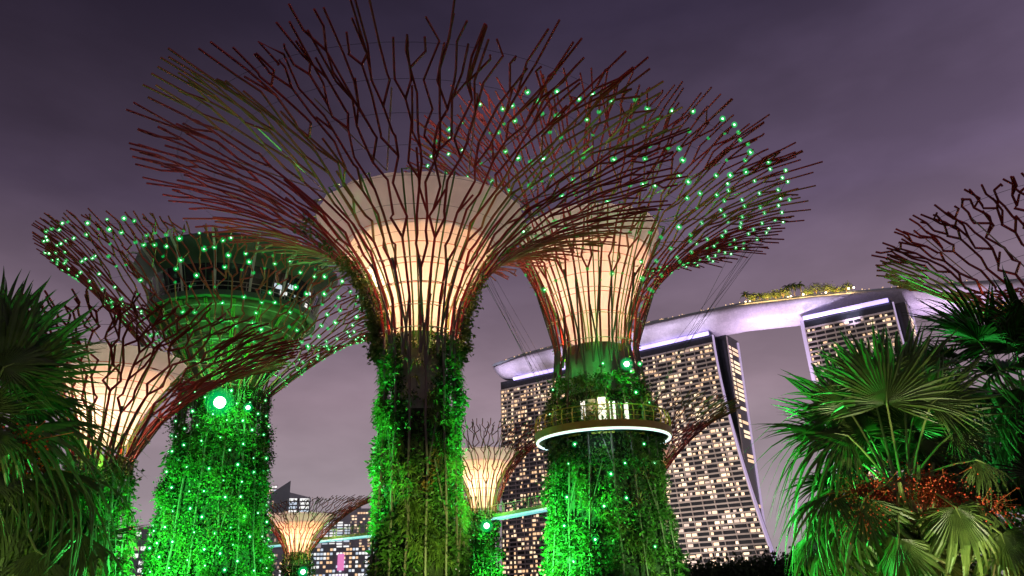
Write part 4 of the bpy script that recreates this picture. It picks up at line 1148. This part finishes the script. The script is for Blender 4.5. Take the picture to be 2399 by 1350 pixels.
# ------------------------------------------------------------------ fan palms in the foreground
def fan_blade(seed, L=1.0, nseg=36, split=.40, droop=.38, cup=0.0, span=230):
    """costapalmate fan: pleated segments joined near the base, then long free tips; the sides fold up or hang down"""
    r = random.Random(seed); m = MB()
    span = math.radians(span)
    for s in range(nseg):
        ph = -span / 2 + span * (s + .5) / nseg; dl = span / nseg / 2
        Ls = L * (.36 + .66 * max(.05, math.cos(ph * .5)) ** 1.3) * r.uniform(.88, 1.08)
        dr = droop * r.uniform(.5, 1.6) * (1 if r.random() < .82 else 2.2); sw = r.uniform(-.10, .10); tw = r.uniform(-.05, .05)
        brk = r.uniform(.62, .85) if r.random() < .16 else 9
        rows = []
        for t in (0.03, .22, split, .56, .72, .87, 1.0):
            rad = Ls * t
            if t <= split: hw = rad * math.tan(dl)
            else: hw = Ls * split * math.tan(dl) * max(0.03, 1 - ((t - split) / (1 - split)) ** 1.15) * 1.05
            fold = .42 * hw
            ex = max(0, t - split * .7)
            dz = -.10 * rad * rad / L - dr * ex ** 2 * 1.9 * L - (max(0, t - brk) * 1.3 * Ls) + tw * ex * L
            pull = 1 - .25 * ex * dr / .38
            c = Vector((math.cos(ph + sw * ex * 2), math.sin(ph + sw * ex * 2), 0)); n = Vector((-c.y, c.x, 0))
            cc = c * rad * pull
            side = abs(math.sin(min(abs(ph), PI / 2))) * rad
            cc.y *= (1 - .35 * abs(cup)); dzc = cup * side
            rows.append((cc + n * hw + Vector((0, 0, dz + dzc - fold)), cc + Vector((0, 0, dz + dzc + fold)), cc - n * hw + Vector((0, 0, dz + dzc - fold))))
        vs = [p for row in rows for p in row]
        m.add(vs, [(i * 3 + k_, i * 3 + k_ + 1, i * 3 + k_ + 4, i * 3 + k_ + 3) for i in range(len(rows) - 1) for k_ in (0, 1)])
    return m
BL = [fan_blade(80 + i, droop=d_, cup=c_, span=sp_) for i, (d_, c_, sp_) in enumerate(((.14, .22, 240), (.26, .05, 230), (.38, -.22, 225), (.52, -.45, 220), (.70, -.62, 210)))]
def blades(mtl): return [b.data('frond', M[mtl]) for b in BL]
def fan_palm(crown, label, n, size, mtl, seed, hi=82, lo=-52, fruit=0, trunk_r=.20, spec=(), back_only=False):
    r = random.Random(seed)
    root = empty('fan_palm', (crown.x, crown.y, 0), label, 'palm')
    h = crown.z
    O = Vector((crown.x, crown.y, 0))
    m = MB(); prof = []
    for q in range(15):
        z = (h + .05) * q / 14; prof.append((trunk_r * (1.25 - .25 * q / 14) * (1 + .05 * (q % 2)) * (1.25 if q > 11 else 1), z))
    m.lathe(prof, 12, cap_top=True); m.build('trunk', M['bark'], root, True)
    for q in range(26):                                 # old leaf bases below the crown
        a = q * 2.4; z = h - .12 - q * .042; m = MB()
        o = Vector((math.cos(a), math.sin(a), 0)) * trunk_r * 1.1
        m.tube([o + Vector((0, 0, z)), o * 1.8 + Vector((0, 0, z + .16)), o * 2.3 + Vector((0, 0, z + .42))], [.055, .045, .022], 4); m.build('leaf_base', M['petiole'], root)
    bs = blades(mtl)
    def put(pts, rot, k_, sc_):
        o = link('frond', bs[k_], root); o.location = pts[-1]; o.rotation_euler = rot.to_euler(); o.scale = (sc_, sc_, sc_)
        mm = MB(); inv = (Matrix.Translation(pts[-1]) @ rot @ Matrix.Scale(sc_, 4)).inverted()
        mm.tube([inv @ p for p in pts] + [Vector((.12, 0, 0))], [.024 / sc_, .018 / sc_, .014 / sc_, .012 / sc_, .004], 5)
        mm.build('petiole', M['petiole'], o)
    for (hx, hy, tx, ty, dh, dt, cw, k_) in spec:       # fronds measured from the photo, each at its own distance
        d = math.hypot(crown.x, crown.y)
        ph = at(hx, hy, d + dh) - O; pt = at(tx, ty, d + dt) - O
        x = (pt - ph); Lb = x.length; x.normalize()
        tc_ = (EYE - O - ph).normalized()
        z = tc_ * cw + Vector((0, 0, 1)) * (1 - cw); z = (z - x * z.dot(x)).normalized(); y = z.cross(x)
        rot = Matrix(((x.x, y.x, z.x, 0), (x.y, y.y, z.y, 0), (x.z, y.z, z.z, 0), (0, 0, 0, 1)))
        b0 = Vector((0, 0, h)); dv = ph - b0; b0 = b0 + Vector((dv.x, dv.y, 0)).normalized() * trunk_r * .7 if dv.xy.length > .05 else b0
        mid = b0.lerp(ph, .5) + Vector((0, 0, .10 * (ph - b0).length))
        put([b0, b0.lerp(mid, .6) + Vector((0, 0, .02)), mid.lerp(ph, .35), ph], rot, k_, Lb / (.88, .86, .80, .72, .66)[k_])
    for i in range(n):
        f = (i + .5) / n
        el = math.radians(hi + (lo - hi) * f ** .85 + r.uniform(-7, 7)); a = (i * 2.39996 + r.uniform(-.25, .25))
        if back_only: a = PI / 2 + r.uniform(-1.45, 1.45)
        lp = size * r.uniform(.46, .66); sag = .12 + .25 * f
        d0 = Vector((math.cos(a) * math.cos(el), math.sin(a) * math.cos(el), math.sin(el)))
        base = Vector((0, 0, h)) + Vector((math.cos(a), math.sin(a), 0)) * trunk_r * .7
        pts = [base + d0 * lp * t - Vector((0, 0, sag * lp * t * t * .55)) for t in (0, .35, .7, 1)]
        t_end = (pts[3] - pts[2]).normalized()
        el2 = math.asin(max(-1, min(1, t_end.z))) - math.radians(r.uniform(4, 24)); az2 = math.atan2(t_end.y, t_end.x) + r.uniform(-.25, .25)
        rot = Matrix.Rotation(az2, 4, 'Z') @ Matrix.Rotation(-el2, 4, 'Y') @ Matrix.Rotation(r.uniform(-.5, .5), 4, 'X')
        put(pts, rot, min(4, max(0, int(f * 4 + r.uniform(-.8, .8)))), size * .60 * r.uniform(.88, 1.12))
    for q in range(fruit):                              # orange fruit sprays among the petioles
        a = q * 2 * PI / fruit + r.uniform(-.3, .3); L = size * r.uniform(.34, .66); el = r.uniform(-.2, .3)
        d0 = Vector((math.cos(a) * math.cos(el), math.sin(a) * math.cos(el), math.sin(el)))
        base = Vector((0, 0, h - .05)); m = MB()
        m.tube([base, base + d0 * L * .5 + Vector((0, 0, .05)), base + d0 * L - Vector((0, 0, .18))], [.018, .012, .006], 4)
        mf = MB()
        for w in range(420):
            t = r.uniform(.3, 1.08); p = base + d0 * L * t - Vector((0, 0, .18 * t * t)) + Vector((r.gauss(0, .13), r.gauss(0, .13), r.gauss(-.06, .12)))
            mf.ball(p, r.uniform(.006, .013), 5, 4)
            if w % 5 == 0: m.tube([base + d0 * L * t * .9 - Vector((0, 0, .14 * t * t)), p], .004, 3)
        st = m.build('fruit_stalk', M['fruit_stalk'], root); tag(mf.build('fruit', M['fruit'], st), kind='stuff')
    return root
SR = [(2077, 945, 2072, 752, -.35, -.1, .85, 0), (2182, 945, 2305, 862, -.2, .1, .75, 0), (1985, 955, 1872, 850, .1, .1, .55, 1), (1985, 1020, 1806, 992, -.2, -.5, .30, 3),
      (1995, 1075, 1885, 1118, .2, .3, .45, 3), (2030, 1010, 1880, 905, .3, .2, .4, 1), (2150, 1040, 2270, 940, .4, .6, .5, 1), (2240, 1110, 2370, 1220, .2, .2, .3, 3), (1985, 1130, 1850, 1175, .5, .5, .3, 2), (1950, 1152, 1800, 1232, -.5, -.8, .25, 2), (2025, 1168, 1952, 1345, -.8, -1.0, .45, 3), (2238, 1188, 2318, 1352, -.9, -1.1, .35, 3),
      (2290, 1078, 2410, 1128, -.3, -.3, .35, 3), (2232, 1015, 2345, 1010, .1, .2, .7, 1), (2105, 1262, 2085, 1420, -1.0, -1.1, .5, 4), (1905, 1255, 1835, 1372, -.1, -.2, .4, 3),
      (2345, 1250, 2400, 1400, -.5, -.6, .5, 3), (2120, 900, 2150, 745, .3, .5, .6, 0), (2040, 900, 1990, 765, .2, .4, .5, 0), (1960, 1230, 1850, 1370, -.4, -.5, .25, 3), (2060, 1230, 2010, 1390, -.3, -.3, .3, 3), (2100, 1060, 2180, 930, .9, 1.3, .6, 1), (2070, 1075, 2010, 930, 1.0, 1.4, .6, 1), (2160, 1090, 2260, 1010, .9, 1.3, .5, 2), (2040, 1090, 1950, 1040, 1.0, 1.3, .5, 2), (2130, 1095, 2130, 960, 1.3, 1.7, .6, 1), (2190, 1110, 2300, 1090, .9, 1.1, .4, 2), (2290, 1180, 2399, 1260, -.4, -.5, .25, 3), (2135, 1000, 2185, 775, .5, .7, .6, 0), (2000, 1010, 1955, 800, .6, .9, .5, 0), (2060, 1020, 2030, 820, .9, 1.3, .6, 1),
      (1975, 1200, 1880, 1330, .5, .6, .5, 4), (2170, 1290, 2190, 1440, -.6, -.6, .6, 4)]
SL = [(20, 830, 140, 688, -.2, 0, .6, 0), (-20, 800, 12, 615, .1, .2, .6, 0), (40, 900, 208, 868, .0, .1, .4, 1), (45, 1002, 315, 968, -.5, -.6, .35, 2), (120, 1098, 345, 1140, -.4, -.5, .15, 3),
      (178, 1242, 338, 1330, -.5, -.6, .2, 3), (85, 1290, 240, 1390, -.8, -.9, .3, 3), (-30, 1120, 95, 1170, -.9, -1.0, .5, 2), (0, 1200, 80, 1360, -.7, -.8, .4, 3), (-40, 960, 80, 870, -.7, -.8, .7, 1), (60, 1060, 200, 1055, .3, .5, .4, 2), (30, 870, 195, 740, -.4, -.3, .4, 0), (0, 900, 95, 655, -.5, -.4, .5, 0), (70, 950, 262, 905, .2, .3, .25, 2), (90, 1150, 260, 1215, .3, .3, .2, 3), (-20, 1010, 60, 1100, -1.0, -1.2, .6, 3),
      (10, 860, 175, 800, -.6, -.6, .5, 1), (-10, 830, 70, 640, .3, .5, .4, 0), (60, 1010, 240, 1010, .4, .6, .3, 2), (130, 1180, 300, 1240, -.1, -.1, .25, 3), (60, 1240, 200, 1330, .2, .2, .3, 3), (20, 960, 170, 880, .5, .7, .4, 1), (30, 1120, 190, 1150, -.7, -.8, .3, 2)]
rp = fan_palm(at(2112, 1140, 12.0), 'large fan palm at lower right with orange fruit sprays in its crown', 9, 1.7, 'palm', 5, fruit=11, trunk_r=.2, spec=SR, hi=60, lo=-50, back_only=True)
rp2 = fan_palm(at(2400, 930, 17.0), 'dark fan palm at the right edge, taller and behind the fruiting one', 52, 2.35, 'palm_d', 8, trunk_r=.22)
rp3 = fan_palm(at(2420, 1270, 14.0), 'dark fan palm low in the bottom right corner', 34, 1.7, 'palm_d', 18, trunk_r=.2)
lp = fan_palm(at(-95, 1060, 10.0), 'large fan palm cut off by the left edge of the view', 8, 1.7, 'palm', 14, fruit=8, trunk_r=.2, spec=SL, hi=50, lo=-50, back_only=True)
lp2 = fan_palm(at(-10, 1440, 11.0), 'low dark fan palm in the bottom left corner', 20, 1.6, 'palm_d', 25, trunk_r=.2)
# spike lights at the palms' feet; raised green ones stand in for tree floods
def spike(T, P, tgt, e, col, ang=70):
    light('SPOT', 'spike_light', T, Vector(P) - T.location, e, col, Vector(tgt) - T.location, ang, .7, .12)
c = at(2112, 1140, 12.0); spike(rp, (c.x - .45, c.y - .1, .2), (c.x - .1, c.y - .3, c.z), 300, (.72, 1, .34), 115)
spike(rp, (c.x - 2.2, c.y - 4.0, .3), (c.x, c.y, c.z - .2), 200, (.66, 1, .30), 55)
spike(rp, (c.x + .1, c.y - 2.6, .2), (c.x + .05, c.y, c.z + 1.1), 1150, (1, 1, .55), 36)
spike(rp, (c.x - 6, c.y + 2.5, 2.2), (c.x, c.y, c.z + .5), 8500, GREEN, 46)
spike(rp, (c.x + .9, c.y - 1.3, .3), (c.x, c.y - .2, c.z - .1), 110, (1, .60, .26), 34)
c = at(2400, 930, 17.0); spike(rp2, (c.x - 6, c.y + 3, 3.0), (c.x, c.y, c.z), 2000, GREEN, 50)
spike(rp2, (c.x - 1, c.y - 2, .3), (c.x, c.y, c.z), 260, (.7, 1, .3), 70)
c = at(-95, 1060, 10.0); spike(lp, (c.x + 1.0, c.y - .9, .2), (c.x + .5, c.y - .2, c.z), 330, (.72, 1, .32), 115)
spike(lp, (c.x + 3.0, c.y - 3.4, .3), (c.x + .7, c.y, c.z + .1), 210, (.80, 1, .34), 42)
spike(lp, (c.x + 4.5, c.y + 3.5, 2.0), (c.x + .6, c.y, c.z + .3), 1900, GREEN, 55)
c = at(-10, 1440, 11.0); spike(lp2, (c.x + 1.0, c.y - 1.2, .1), (c.x + .4, c.y, c.z + .3), 220, (.7, 1, .35), 90)
